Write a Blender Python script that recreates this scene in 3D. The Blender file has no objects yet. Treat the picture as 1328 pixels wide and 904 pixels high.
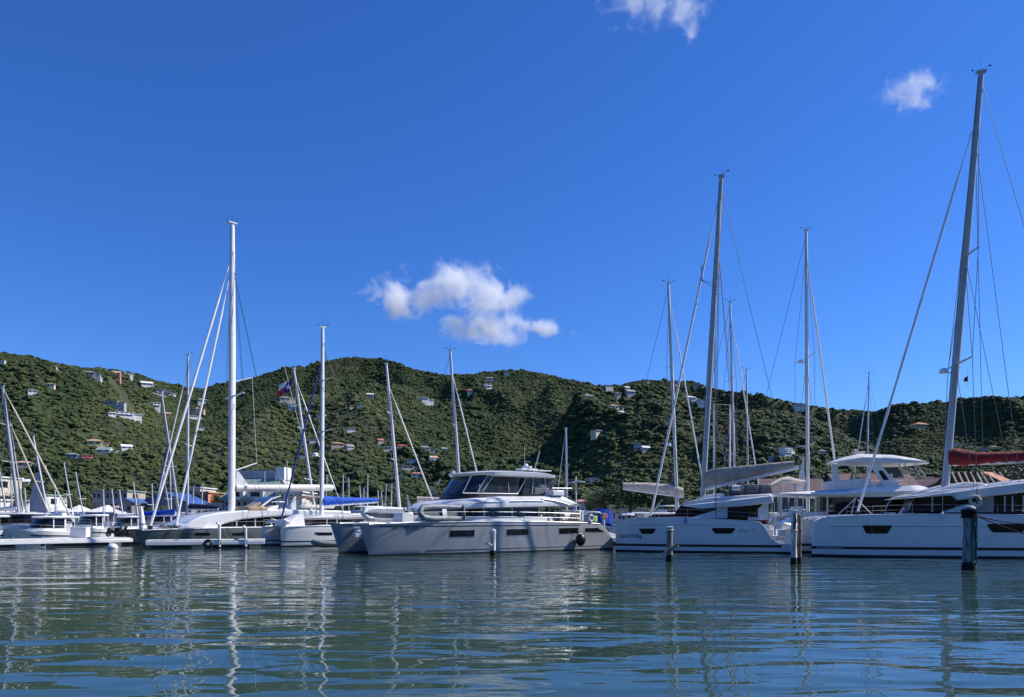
import bpy, bmesh, math, random
import numpy as np
from mathutils import Vector, Matrix
R = math.radians
scene = bpy.context.scene
COL = scene.collection
random.seed(7)
rng = np.random.default_rng(11)

# ------------------------------------------------------------------ camera, world, sun
PW, PH, F, HZ, CZ = 1328.0, 904.0, 960.0, 671.0, 2.6
cam_d = bpy.data.cameras.new("camera")
cam = bpy.data.objects.new("camera", cam_d); COL.objects.link(cam)
cam.location = (0, 0, CZ); cam.rotation_euler = (R(90), 0, 0)
cam_d.sensor_width = 36.0; cam_d.lens = F / PW * 36.0
cam_d.shift_y = (HZ - PH / 2) / PW
cam_d.clip_start = 0.3; cam_d.clip_end = 30000
scene.camera = cam

SUN_AZ, SUN_EL = 79.0, 43.0          # azimuth clockwise from the view direction (+Y)
world = bpy.data.worlds.new("World"); scene.world = world; world.use_nodes = True
wn, wl = world.node_tree.nodes, world.node_tree.links
wn.clear()
wo = wn.new("ShaderNodeOutputWorld"); bg = wn.new("ShaderNodeBackground")
sky = wn.new("ShaderNodeTexSky"); sky.sky_type = 'NISHITA'; sky.sun_disc = False
sky.sun_elevation = R(SUN_EL); sky.sun_rotation = R(SUN_AZ)
sky.altitude = 0; sky.air_density = 1.0; sky.dust_density = 0.15; sky.ozone_density = 3.0
hsv = wn.new("ShaderNodeMix"); hsv.data_type = 'RGBA'; hsv.blend_type = 'MULTIPLY'; hsv.inputs[0].default_value = 1.0; hsv.inputs[7].default_value = (0.57, 0.81, 1.37, 1)
hs2 = wn.new("ShaderNodeHueSaturation"); hs2.inputs['Saturation'].default_value = 1.07
bg.inputs['Strength'].default_value = 0.095
wl.new(sky.outputs[0], hsv.inputs[6]); wl.new(hsv.outputs[2], hs2.inputs['Color']); wl.new(hs2.outputs[0], bg.inputs[0]); wl.new(bg.outputs[0], wo.inputs[0])
sd = bpy.data.lights.new("sun", 'SUN'); sd.energy = 5.0; sd.angle = R(0.53); sd.color = (1.0, 0.95, 0.87)
sun = bpy.data.objects.new("sun", sd); COL.objects.link(sun)
sdir = Vector((math.sin(R(SUN_AZ)) * math.cos(R(SUN_EL)), math.cos(R(SUN_AZ)) * math.cos(R(SUN_EL)), math.sin(R(SUN_EL))))
sun.rotation_euler = (-sdir).to_track_quat('-Z', 'Y').to_euler()
sun.location = sdir * 100
scene.view_settings.view_transform = 'Standard'; scene.view_settings.look = 'None'
scene.view_settings.gamma = 1.0; scene.view_settings.exposure = 0.28
scene.view_settings.use_curve_mapping = False
scene.render.engine = 'CYCLES'
scene.cycles.max_bounces = 8; scene.cycles.volume_bounces = 8
scene.cycles.transparent_max_bounces = 16

# ------------------------------------------------------------------ helpers
def srgb(r, g, b):
    f = lambda c: (c / 255) / 12.92 if c <= 10 else (((c / 255) + 0.055) / 1.055) ** 2.4
    return (f(r), f(g), f(b))

def W(px, py, Y):
    return Vector(((px - 664) * Y / F, Y, CZ - (py - HZ) * Y / F))

def wlY(py):                          # depth of a point on the water seen at row py
    return CZ * F / (py - HZ)

MATS = {}
def mat(name, col, rough=0.5, metal=0.0, var=0.08, scale=3.0, bump=0.0, bscale=20.0, col2=None, coat=0.0, spec=0.5, streak=0.0):
    if name in MATS: return MATS[name]
    m = bpy.data.materials.new(name); m.use_nodes = True
    n, l = m.node_tree.nodes, m.node_tree.links
    p = n["Principled BSDF"]
    p.inputs['Roughness'].default_value = rough; p.inputs['Metallic'].default_value = metal
    p.inputs['Coat Weight'].default_value = coat; p.inputs['Specular IOR Level'].default_value = spec
    tc = n.new("ShaderNodeTexCoord")
    nz = n.new("ShaderNodeTexNoise"); nz.inputs['Scale'].default_value = scale; nz.inputs['Detail'].default_value = 6
    if streak:
        mp = n.new("ShaderNodeMapping"); mp.inputs['Scale'].default_value = (1, 1, streak)
        l.new(tc.outputs['Object'], mp.inputs[0]); l.new(mp.outputs[0], nz.inputs['Vector'])
    else:
        l.new(tc.outputs['Object'], nz.inputs['Vector'])
    rp = n.new("ShaderNodeValToRGB")
    a = [max(0, c * (1 - var * 2)) for c in col]; b = [min(1, c * (1 + var)) for c in (col2 or col)]
    rp.color_ramp.elements[0].position = 0.3; rp.color_ramp.elements[1].position = 0.68
    rp.color_ramp.elements[0].color = (*a, 1); rp.color_ramp.elements[1].color = (*b, 1)
    l.new(nz.outputs['Fac'], rp.inputs[0]); l.new(rp.outputs[0], p.inputs['Base Color'])
    if bump:
        nb = n.new("ShaderNodeTexNoise"); nb.inputs['Scale'].default_value = bscale; nb.inputs['Detail'].default_value = 5
        l.new(tc.outputs['Object'], nb.inputs['Vector'])
        bp = n.new("ShaderNodeBump"); bp.inputs['Strength'].default_value = bump; bp.inputs['Distance'].default_value = 0.05
        l.new(nb.outputs['Fac'], bp.inputs['Height']); l.new(bp.outputs[0], p.inputs['Normal'])
    MATS[name] = m
    return m

GEL   = mat("gelcoat_white", (0.80, 0.80, 0.79), 0.22, var=0.03, scale=1.2, coat=0.3)
GELG  = mat("gelcoat_silver", (0.30, 0.315, 0.33), 0.2, var=0.05, scale=0.8, coat=0.4, streak=0.25)
GELB  = mat("gelcoat_cool", (0.79, 0.78, 0.75), 0.2, var=0.03, scale=0.8, coat=0.4)
GELS  = mat("hull_sage", (0.115, 0.135, 0.13), 0.25, var=0.06, scale=0.8, coat=0.4)
CREAMG= mat("gelcoat_cream", (0.72, 0.70, 0.64), 0.35, var=0.05)
NONSK = mat("deck_nonskid", (0.72, 0.73, 0.72), 0.7, var=0.06, bump=0.2, bscale=60)
BOOT  = mat("antifoul_black", (0.012, 0.014, 0.018), 0.5, var=0.3)
STRIPE= mat("stripe_navy", (0.008, 0.010, 0.022), 0.3, var=0.2)
GLASS = mat("tinted_glass", (0.010, 0.011, 0.014), 0.05, var=0.3, spec=0.35)
GLASSB= mat("tinted_window_blue", (0.03, 0.04, 0.055), 0.06, var=0.3, spec=0.4)
FRAME = mat("window_frame", (0.42, 0.44, 0.46), 0.3, var=0.1)
ALU   = mat("mast_aluminium", (0.76, 0.76, 0.75), 0.4, metal=0.12, var=0.06, scale=2)
MASTW = mat("mast_white", (0.84, 0.83, 0.81), 0.35, var=0.04, scale=2)
MASTG = mat("mast_grey", (0.46, 0.47, 0.48), 0.4, metal=0.1, var=0.06, scale=2)
STEEL = mat("stainless", (0.42, 0.43, 0.44), 0.35, metal=0.8, var=0.05)
WIRE  = mat("wire_rigging", (0.05, 0.055, 0.06), 0.5, metal=0.3, var=0.1)
ROPEW = mat("rope_white", (0.6, 0.58, 0.52), 0.9, var=0.2, scale=30)
ROPEG = mat("rope_green", (0.05, 0.26, 0.23), 0.9, var=0.4, scale=30, spec=0.1)
ROPEK = mat("rope_dark", (0.02, 0.022, 0.026), 0.95, var=0.3, scale=30, spec=0.05)
BLUEC = mat("canvas_blue", (0.004, 0.085, 0.52), 0.75, var=0.15, bump=0.5, bscale=4)
NAVYC = mat("canvas_navy", (0.008, 0.016, 0.06), 0.8, var=0.2, bump=0.4, bscale=4)
REDC  = mat("canvas_red", (0.20, 0.005, 0.010), 0.8, var=0.2, bump=0.6, bscale=4)
TAUPE = mat("canvas_taupe", (0.44, 0.37, 0.30), 0.85, var=0.12, bump=0.5, bscale=4)
CREAM = mat("canvas_cream", (0.60, 0.52, 0.43), 0.85, var=0.1, bump=0.5, bscale=4)
SAILW = mat("sailcloth", (0.74, 0.74, 0.72), 0.7, var=0.05, bump=0.4, bscale=3)
CUSHG = mat("cushion_grey", (0.12, 0.13, 0.145), 0.85, var=0.15)
CUSHT = mat("cushion_tan", (0.42, 0.30, 0.18), 0.85, var=0.15)
TUBEG = mat("inflatable_grey", (0.20, 0.23, 0.25), 0.5, var=0.12)
TUBEW = mat("inflatable_white", (0.68, 0.68, 0.66), 0.5, var=0.1)
BLACKP= mat("black_plastic", (0.015, 0.016, 0.018), 0.4, var=0.2)
NET   = mat("trampoline_net", (0.5, 0.5, 0.5), 0.8, var=0.1)
TEAK  = mat("teak", (0.30, 0.20, 0.12), 0.7, var=0.2, scale=6)
VINYL = mat("smoked_vinyl", (0.03, 0.04, 0.055), 0.12, var=0.3, scale=2, spec=0.35)
ORANGE= mat("orange_foam", (0.75, 0.25, 0.10), 0.7)
BUOYW = mat("white_foam", (0.78, 0.77, 0.74), 0.6)
GREENV= mat("hi_vis_green", (0.35, 0.75, 0.05), 0.7)
TEAL  = mat("teal_vinyl", (0.10, 0.50, 0.48), 0.7)
CONC  = mat("dock_concrete", (0.70, 0.69, 0.66), 0.85, var=0.15, scale=2, bump=0.4, bscale=12)
WOODG = mat("weathered_wood", (0.28, 0.25, 0.21), 0.9, var=0.3, scale=5, bump=0.8, bscale=12, streak=0.15)
WOODP = mat("painted_pile", (0.66, 0.66, 0.64), 0.8, var=0.4, scale=6, bump=0.6, bscale=10, streak=0.2)
WOODB = mat("brown_pile", (0.20, 0.14, 0.09), 0.9, var=0.4, scale=6, bump=0.9, bscale=14, streak=0.2)
GROWTH= mat("pile_growth", (0.012, 0.014, 0.010), 0.9, var=0.4, bump=1.0, bscale=20)

SEP = {'post', 'cleat', 'pillar', 'helm_seat', 'mullion', 'band', 'back_cushion', 'davit', 'transom_step', 'spreader', 'screen_frame', 'antenna', 'window', 'balcony', 'cockpit_sofa', 'cockpit_seat', 'chimney', 'rafter', 'leg', 'side_window', 'windscreen', 'fender', 'lamp_head', 'floodlight', 'bollard', 'pontoon_float', 'spray_rail', 'crate', 'porthole', 'cushion', 'stern_locker', 'moulded_crease', 'boot_stripe', 'antifouling', 'styling_stripe', 'toe_rail', 'tyre'}
class MB:
    def __init__(s): s.v = []; s.f = []
    def add(s, vs, fs):
        o = len(s.v); s.v += [tuple(x) for x in vs]; s.f += [tuple(i + o for i in f) for f in fs]; return s
    def box(s, c, d, rz=0.0, ry=0.0, rx=0.0):
        M = Matrix.Rotation(rz, 3, 'Z') @ Matrix.Rotation(ry, 3, 'Y') @ Matrix.Rotation(rx, 3, 'X'); c = Vector(c)
        vs = [c + M @ Vector((x * d[0] / 2, y * d[1] / 2, z * d[2] / 2)) for x in (-1, 1) for y in (-1, 1) for z in (-1, 1)]
        return s.add(vs, [(0, 1, 3, 2), (4, 6, 7, 5), (0, 4, 5, 1), (2, 3, 7, 6), (0, 2, 6, 4), (1, 5, 7, 3)])
    def b2(s, a, b):                   # box between two corners
        return s.box([(a[i] + b[i]) / 2 for i in range(3)], [abs(a[i] - b[i]) for i in range(3)])
    def tube(s, p0, p1, r0, r1=None, n=8, flat=1.0):
        return s.path([p0, p1], [r0, r0 if r1 is None else r1], n, flat)
    def path(s, pts, r, n=6, flat=1.0, closed=False):
        pts = [Vector(p) for p in pts]; k = len(pts)
        if not hasattr(r, '__len__'): r = [r] * k
        rings = []
        for i, p in enumerate(pts):
            if closed: d = pts[(i + 1) % k] - pts[i - 1]
            else: d = pts[min(i + 1, k - 1)] - pts[max(i - 1, 0)]
            if d.length < 1e-9: d = Vector((0, 0, 1))
            d.normalize()
            up = Vector((0, 0, 1)) if abs(d.z) < 0.95 else Vector((0, 1, 0))
            a = d.cross(up).normalized(); b = a.cross(d).normalized()
            if abs(d.z) >= 0.95: a = a  # a along x for masts
            rings.append([p + a * (math.cos(t) * r[i]) + b * (math.sin(t) * r[i] * flat) for t in [2 * math.pi * j / n for j in range(n)]])
        return s.loft(rings, cap=not closed, loop=closed)
    def loft(s, rings, cap=True, loop=False):
        n = len(rings[0]); k = len(rings)
        vs = [q for rg in rings for q in rg]; fs = []
        for i in range(k if loop else k - 1):
            i2 = (i + 1) % k
            for j in range(n):
                j2 = (j + 1) % n
                fs.append((i * n + j, i * n + j2, i2 * n + j2, i2 * n + j))
        if cap: fs += [tuple(range(n - 1, -1, -1)), tuple((k - 1) * n + j for j in range(n))]
        return s.add(vs, fs)
    def prism(s, prof, y0, y1, y0b=None, shrink=None):   # profile in (x,z) swept across y
        n = len(prof)
        a = [(p[0], y0, p[1]) for p in prof]; b = [(p[0], y1, p[1]) for p in prof]
        return s.add(a + b, [tuple(range(n)), tuple(range(2 * n - 1, n - 1, -1))] + [(i, i + n, (i + 1) % n + n, (i + 1) % n) for i in range(n)])
    def ball(s, c, r, n=10, m=6, sq=(1, 1, 1)):
        c = Vector(c); rings = []
        for i in range(m + 1):
            t = math.pi * (i + 0.02) / (m + 0.04)
            rings.append([c + Vector((r * sq[0] * math.sin(t) * math.cos(a), r * sq[1] * math.sin(t) * math.sin(a), r * sq[2] * math.cos(t))) for a in [2 * math.pi * j / n for j in range(n)]])
        return s.loft(rings)
    def torus(s, c, R0, r, axis='y', n=20, m=8):
        pts = []
        for j in range(n):
            a = 2 * math.pi * j / n
            o = {'y': (R0 * math.cos(a), 0, R0 * math.sin(a)), 'z': (R0 * math.cos(a), R0 * math.sin(a), 0), 'x': (0, R0 * math.cos(a), R0 * math.sin(a))}[axis]
            pts.append(Vector(c) + Vector(o))
        return s.path(pts, r, m, closed=True)
    def build(s, name, m, parent=None, smooth=35, bevel=0.0):
        if name in SEP:
            ps = s.parts()
            if len(ps) > 1: return [q.build(name, m, parent, smooth, bevel) for q in ps][0]
        me = bpy.data.meshes.new(name); me.from_pydata(s.v, [], s.f); me.validate()
        return s._fin(me, name, m, parent, smooth, bevel)
    def parts(s):
        p = list(range(len(s.v)))
        def fd(a):
            while p[a] != a: p[a] = p[p[a]]; a = p[a]
            return a
        for f in s.f:
            for q in f[1:]: p[fd(q)] = fd(f[0])
        g = {}
        for f in s.f: g.setdefault(fd(f[0]), []).append(f)
        out = []
        for fs in g.values():
            ids = sorted({i for f in fs for i in f}); mp = {a: b for b, a in enumerate(ids)}; q = MB()
            q.v = [s.v[i] for i in ids]; q.f = [tuple(mp[i] for i in f) for f in fs]; out.append(q)
        return out
    def _fin(s, me, name, m, parent, smooth, bevel):
        bm = bmesh.new(); bm.from_mesh(me); bmesh.ops.recalc_face_normals(bm, faces=bm.faces); bm.to_mesh(me); bm.free()
        if smooth:
            me.polygons.foreach_set('use_smooth', [True] * len(me.polygons)); me.set_sharp_from_angle(angle=R(smooth))
        me.materials.append(m)
        o = bpy.data.objects.new(name, me); COL.objects.link(o)
        if parent: o.parent = parent
        if bevel:
            b = o.modifiers.new("bevel", 'BEVEL'); b.width = bevel; b.segments = 2; b.limit_method = 'ANGLE'; b.angle_limit = R(40)
        return o

def tag(o, label=None, cat=None, group=None, kind=None):
    if label: o['label'] = label
    if cat: o['category'] = cat
    if group: o['group'] = group
    if kind: o['kind'] = kind
    return o
def empty(name, loc, rz=0.0, label=None, cat=None, group=None):
    o = bpy.data.objects.new(name, None); COL.objects.link(o); o.location = loc; o.rotation_euler = (0, 0, rz)
    o.empty_display_size = 0.3
    return tag(o, label, cat, group)
def copy_tree(o, parent=None):
    c = o.copy(); COL.objects.link(c); c.parent = parent
    for ch in list(o.children): copy_tree(ch, c)
    return c

# numpy noise -------------------------------------------------------
def _h(ix, iy, s):
    h = (ix.astype(np.int64) * 374761393 + iy.astype(np.int64) * 668265263 + s * 1442695041) & 0xFFFFFFFF
    h = ((h ^ (h >> 13)) * 1274126177) & 0xFFFFFFFF
    return ((h ^ (h >> 16)) & 0xFFFFFF) / float(0xFFFFFF)
def vnoise(x, y, s=0):
    x = np.asarray(x, float); y = np.asarray(y, float)
    ix = np.floor(x); iy = np.floor(y); fx = x - ix; fy = y - iy
    fx = fx * fx * fx * (fx * (fx * 6 - 15) + 10); fy = fy * fy * fy * (fy * (fy * 6 - 15) + 10)
    a = _h(ix, iy, s); b = _h(ix + 1, iy, s); c = _h(ix, iy + 1, s); d = _h(ix + 1, iy + 1, s)
    return (a * (1 - fx) + b * fx) * (1 - fy) + (c * (1 - fx) + d * fx) * fy
def fbm(x, y, s=0, o=4):
    t = 0; a = 0.5; n = 0
    for i in range(o):
        t = t + a * vnoise(x * 2 ** i + i * 17.3, y * 2 ** i - i * 9.1, s + i); n += a; a *= 0.5
    return t / n

# ------------------------------------------------------------------ terrain
SKY = [(-900, 470), (-500, 440), (-200, 448), (0, 455), (50, 461), (100, 471), (150, 476), (200, 490), (240, 500), (262, 503), (285, 497), (310, 494), (340, 484),
       (375, 475), (395, 474), (420, 466), (450, 461), (480, 462), (510, 467), (540, 478), (575, 485), (600, 484), (640, 480), (680, 479), (720, 485),
       (760, 494), (800, 497), (830, 491), (860, 490), (900, 494), (940, 504), (1000, 512), (1060, 523), (1100, 531), (1140, 529), (1165, 521),
       (1200, 521), (1230, 519), (1260, 513), (1290, 511), (1328, 513), (1500, 500), (1800, 520), (2300, 560)]
NA, NY = 720, 260
ta = np.linspace(-1.65, 1.75, NA)
apx = 664 + ta * F
E = (HZ - np.interp(apx, [p[0] for p in SKY], [p[1] for p in SKY])) / F      # target tan(elevation)
u = np.linspace(0, 1, NY)
Ys = 172 + (2600 - 172) * u ** 1.25
A, Y = np.meshgrid(ta, Ys, indexing='ij')
X = A * Y
PXA = 664 + A * F
Rg = 1150 + 130 * np.sin(PXA / 210.0) + 150 * (fbm(PXA / 260, PXA * 0 + 3.3, 5, 2) - 0.5) * 2 + np.clip((PXA - 1150) / 200, 0, 1) * 350
t = np.clip((Y - 300) / (Rg - 300), 0, 3)
rise = np.where(t < 1, t ** 1.15 * (1.0 - 0.12 * np.sin(np.pi * t)), 1 - 0.55 * (t - 1) ** 1.2)
rise = np.clip(rise, 0.0, 1)
Z = E[:, None] * Rg * rise
wx = X / 170 + 1.2 * fbm(X / 260, Y / 260, 21, 3)
sp = 1 - np.abs(2 * fbm(wx, Y / 520, 31, 3) - 1) * 2
sp2 = 1 - np.abs(2 * fbm(X / 75 + 4, Y / 190, 41, 3) - 1) * 2
env = np.clip(t * 2.5, 0, 1) * np.clip((1.25 - t) * 2.2, 0.25, 1)
Z = Z + env * ((sp - 0.5) * 48 + (sp2 - 0.5) * 11)
def spur(cx, cy, rx, ry, h, rot=0.0):
    c, s_ = math.cos(rot), math.sin(rot); dx = X - cx; dy = Y - cy
    a = (dx * c + dy * s_) / rx; b = (-dx * s_ + dy * c) / ry
    return h * np.exp(-(a * a + b * b))
Z = Z + spur(-330, 560, 120, 190, 42, 0.2) + spur(-255, 470, 80, 110, 26, 0.2) + spur(-110, 520, 90, 150, 20) + spur(470, 760, 90, 200, 48, -0.5) + spur(150, 560, 120, 150, 22)
Z = Z * np.clip((Y - 260) / 90, 0, 1)
mx = (np.max(np.where(Y < 2200, (Z - CZ + 5.0) / Y, -1), axis=1))
kfac = E / mx
k = 9; kf = np.convolve(np.pad(kfac, k, mode='edge'), np.ones(2 * k + 1) / (2 * k + 1), mode='valid')
kfac = 0.75 * kfac + 0.25 * kf
Z = Z * kfac[:, None]
Z = np.maximum(Z, 0) + 1.1
Z[:, 0] = -1.0; Z[:, 1] = 0.9
def ground(x, y):
    a = (x / y - ta[0]) / (ta[-1] - ta[0]) * (NA - 1)
    uu = (max(y, 172.01) - 172) / (2600 - 172)
    b = uu ** 0.8 * (NY - 1)
    i = int(np.clip(a, 0, NA - 2)); j = int(np.clip(b, 0, NY - 2)); fa = np.clip(a - i, 0, 1); fb = np.clip(b - j, 0, 1)
    return float((Z[i, j] * (1 - fa) + Z[i + 1, j] * fa) * (1 - fb) + (Z[i, j + 1] * (1 - fa) + Z[i + 1, j + 1] * fa) * fb)
def groundv(x, y):
    a = np.clip((x / y - ta[0]) / (ta[-1] - ta[0]) * (NA - 1), 0, NA - 1.001)
    b = np.clip(((y - 172) / (2600 - 172)) ** 0.8 * (NY - 1), 0, NY - 1.001)
    i = a.astype(int); j = b.astype(int); fa = a - i; fb = b - j
    return (Z[i, j] * (1 - fa) + Z[i + 1, j] * fa) * (1 - fb) + (Z[i, j + 1] * (1 - fa) + Z[i + 1, j + 1] * fa) * fb
def hit(px, py, y0=270):
    y = y0; a = (px - 664) / F; e = -(py - HZ) / F
    while y < 2400:
        if CZ + e * y <= ground(a * y, y) + 2.5: break
        y += 3
    return a * y, y, ground(a * y, y)

def grid_mesh(name, X, Y, Z, m):
    na, ny = X.shape
    me = bpy.data.meshes.new(name)
    co = np.stack([X, Y, Z], -1).reshape(-1, 3)
    i, j = np.meshgrid(np.arange(na - 1), np.arange(ny - 1), indexing='ij'); i = i.ravel(); j = j.ravel()
    q = np.stack([i * ny + j, (i + 1) * ny + j, (i + 1) * ny + j + 1, i * ny + j + 1], -1)
    me.vertices.add(len(co)); me.vertices.foreach_set('co', co.ravel())
    me.loops.add(q.size); me.loops.foreach_set('vertex_index', q.ravel())
    me.polygons.add(len(q)); me.polygons.foreach_set('loop_start', np.arange(0, q.size, 4)); me.polygons.foreach_set('loop_total', np.full(len(q), 4))
    me.update(calc_edges=True); me.polygons.foreach_set('use_smooth', [True] * len(q))
    me.materials.append(m); o = bpy.data.objects.new(name, me); COL.objects.link(o); return o
soil = mat("hill_ground", (0.018, 0.028, 0.010), 0.95, var=0.3, scale=0.05, col2=(0.045, 0.055, 0.02), bump=0.6, bscale=0.6)
hills = grid_mesh("hills", X, Y, Z, soil); tag(hills, kind='structure')

# ------------------------------------------------------------------ water
def water_mat():
    m = bpy.data.materials.new("harbour_water"); m.use_nodes = True
    n, l = m.node_tree.nodes, m.node_tree.links; p = n["Principled BSDF"]
    p.inputs['Base Color'].default_value = (0.028, 0.060, 0.050, 1); p.inputs['Roughness'].default_value = 0.02
    p.inputs['IOR'].default_value = 1.34; p.inputs['Specular IOR Level'].default_value = 0.5
    g = n.new("ShaderNodeNewGeometry")
    def nz(sc, detail, rough, loc=(0, 0, 0), rot=0.0, dist=0.0):
        mp = n.new("ShaderNodeMapping"); mp.inputs['Scale'].default_value = sc; mp.inputs['Location'].default_value = loc; mp.inputs['Rotation'].default_value = (0, 0, rot)
        t = n.new("ShaderNodeTexNoise"); t.inputs['Scale'].default_value = 1.0; t.inputs['Detail'].default_value = detail; t.inputs['Roughness'].default_value = rough; t.inputs['Distortion'].default_value = dist
        l.new(g.outputs['Position'], mp.inputs[0]); l.new(mp.outputs[0], t.inputs['Vector']); return t.outputs['Fac']
    def mth(op, a, b):
        q = n.new("ShaderNodeMath"); q.operation = op
        for i, x in enumerate((a, b)):
            if isinstance(x, (int, float)): q.inputs[i].default_value = x
            else: l.new(x, q.inputs[i])
        return q.outputs[0]
    long_ = nz((0.22, 0.56, 1), 1.8, 0.45, rot=0.05, dist=0.3)       # smooth ripples, crests across the view
    mid = nz((0.45, 1.5, 1), 1.5, 0.5, (5, 2, 0), rot=-0.12, dist=0.4)
    fine = nz((2.5, 7.0, 1), 2.0, 0.5, (1, 7, 0), rot=0.2)
    patch = nz((0.02, 0.07, 1), 2.0, 0.5, (3, 3, 0))                # cat's paws and calm lanes
    rp = n.new("ShaderNodeMapRange"); rp.inputs['From Min'].default_value = 0.42; rp.inputs['From Max'].default_value = 0.58
    rp.inputs['To Min'].default_value = 0.25; rp.inputs['To Max'].default_value = 1.0; l.new(patch, rp.inputs['Value'])
    h = mth('ADD', mth('MULTIPLY', long_, WAVE[0]), mth('MULTIPLY', mid, WAVE[1]))
    h = mth('ADD', h, mth('MULTIPLY', mth('MULTIPLY', fine, WAVE[2]), rp.outputs[0]))
    b = n.new("ShaderNodeBump"); b.inputs['Strength'].default_value = 1.0; b.inputs['Distance'].default_value = 1.0
    l.new(h, b.inputs['Height']); l.new(b.outputs[0], p.inputs['Normal'])
    return m
WAVE = (0.108, 0.024, 0.0016)
# added bank, out of view behind the viewer: darkens boat reflections and sky fill
bx, by = np.meshgrid(np.linspace(-500, 500, 60), np.linspace(-25, -420, 30), indexing='ij')
bz = np.clip((-by - 30) / 300, 0, 1) * 70 * (0.6 + 0.8 * fbm(bx / 150, by / 150, 9, 3)) + 1.2 * (by < -26) + 5 * fbm(bx / 12, by / 12, 19, 2) * (by < -45)
bank = grid_mesh("added_bank_behind", bx, by, bz, soil); tag(bank, kind='structure')
wm_ = MB().add([(-6000, -6000, 0), (6000, -6000, 0), (6000, 180, 0), (-6000, 180, 0)], [(0, 1, 2, 3)])
water = wm_.build("water", water_mat(), None, smooth=0); tag(water, kind='structure')
CLEAR = []
# ------------------------------------------------------------------ boat toolkit
class Boat:
    """Frame on the centreline at the bow: +x runs aft, z up from the water. d is 'away from the camera' (near side negative)."""
    def __init__(s, name, bow, stern, B, label, cat, group=None):
        p0 = Vector(((bow[0] - 664) * bow[1] / F, bow[1], 0)); p1 = Vector(((stern[0] - 664) * stern[1] / F, stern[1], 0))
        ax = (p1 - p0); s.L = ax.length; ax.normalize(); n = Vector((-ax.y, ax.x, 0)); s.s = 1
        if n.y < 0: n = -n; s.s = -1
        s.o = p0 + n * B / 2; s.ax = ax; s.n = n; s.B = B
        s.root = empty(name, s.o, math.atan2(ax.y, ax.x), label, cat, group)
    def at(s, px, py, d=0.0):
        a = (px - 664) / F; e = -(py - HZ) / F
        q = s.o + s.n * d                      # plane through q with normal n
        t = q.dot(s.n) / (Vector((a, 1, e)).dot(s.n))
        P = Vector((a * t, t, CZ + e * t)) - s.o
        return Vector((P.dot(s.ax), s.s * d, P.z))
    def xz(s, px, py, d=0.0):
        q = s.at(px, py, d); return (q.x, q.z)
    def world(s, x, d, z):
        return s.o + s.ax * x + s.n * d + Vector((0, 0, z))

def taper(t, f=0.32, e=2.1, p=0.62):
    t = max(0.0, min(1.0, t))
    return 1.0 if t >= f else max(0.02, (1 - (1 - t / f) ** e) ** p)

class Hull:
    """one slender hull; sheer = [(x, z)...]; vc centre offset in local y, hw half width"""
    def __init__(s, L, sheer, vc, hw, rake=0.0, draft=0.35, ft=0.32, tail=0.9, flare=0.90, x0=0.0):
        s.L, s.vc, s.hw, s.rake, s.draft, s.ft, s.tail, s.flare, s.x0 = L, vc, hw, rake, draft, ft, tail, flare, x0
        s.sx = [p[0] for p in sheer]; s.sz = [p[1] for p in sheer]; s.H = max(s.sz)
    def z(s, x): return float(np.interp(x, s.sx, s.sz))
    def wf(s, t, h):                        # width fraction at station t, height fraction h of the freeboard
        deck = taper(t, s.ft); wl = taper(t, s.ft * 1.25, 1.8, 0.8) * s.flare
        back = 1 - (1 - s.tail) * max(0, (t - 0.6) / 0.4) ** 2
        k = min(1, max(0, h)) ** 0.8
        return (wl + (deck - wl) * k) * back
    def xs(s, t, z): return s.x0 + t * s.L - s.rake * (z / s.H) * (1 - t) ** 4 * 1.0
    def side(s, x, z, sg):                  # local y of the outer/inner side
        t = max(0, (x - s.x0) / s.L)
        for _ in range(4): t = max(0, (x - s.x0 + s.rake * (z / s.H) * (1 - min(t, 1)) ** 4) / s.L)
        return s.vc + sg * s.hw * s.wf(t, z / s.H)
    def mesh(s, mb=None):
        mb = mb or MB(); rings = []
        ts = sorted(set([0, .008, .02, .04, .07, .11, .16, .22, .29, .37, .46, .56, .66, .76, .85, .92, .96, 1.0] + [max(0, min(1, (x - s.x0) / s.L)) for x in s.sx]))
        for t in ts:
            zt = s.z(s.x0 + t * s.L); rg = []
            hs = [zt, zt * .97, zt * .7, zt * .42, zt * .18, 0.0, -s.draft * .6]
            for z in hs:
                f = s.wf(t, z / s.H) * (1.0 if z > 0 else (1 if z == 0 else .7)) * (0.985 if z == hs[0] else 1)
                rg.append((s.xs(t, z), s.vc - s.hw * f, z))
            rg.append((s.xs(t, -s.draft), s.vc, -s.draft))
            for z in reversed(hs):
                f = s.wf(t, z / s.H) * (1.0 if z > 0 else (1 if z == 0 else .7)) * (0.985 if z == hs[0] else 1)
                rg.append((s.xs(t, z), s.vc + s.hw * f, z))
            rings.append(rg)
        return mb.loft(rings)
    def patch(s, mb, cols, sg, off=0.012, thick=0.02, n=14):
        """cols = [(x, zlo, zhi)...] interpolated; a thin panel lying on the side"""
        X_ = np.linspace(cols[0][0], cols[-1][0], n); lo = np.interp(X_, [c[0] for c in cols], [c[1] for c in cols]); hi = np.interp(X_, [c[0] for c in cols], [c[2] for c in cols])
        rings = []
        for x, a, b in zip(X_, lo, hi):
            m_ = (a + b) / 2; pr = []
            for z in (a, m_, b): pr.append((x, s.side(x, z, sg) + sg * off, z))
            for z in (b, m_, a): pr.append((x, s.side(x, z, sg) - sg * thick, z))
            rings.append(pr)
        return mb.loft(rings)

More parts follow.
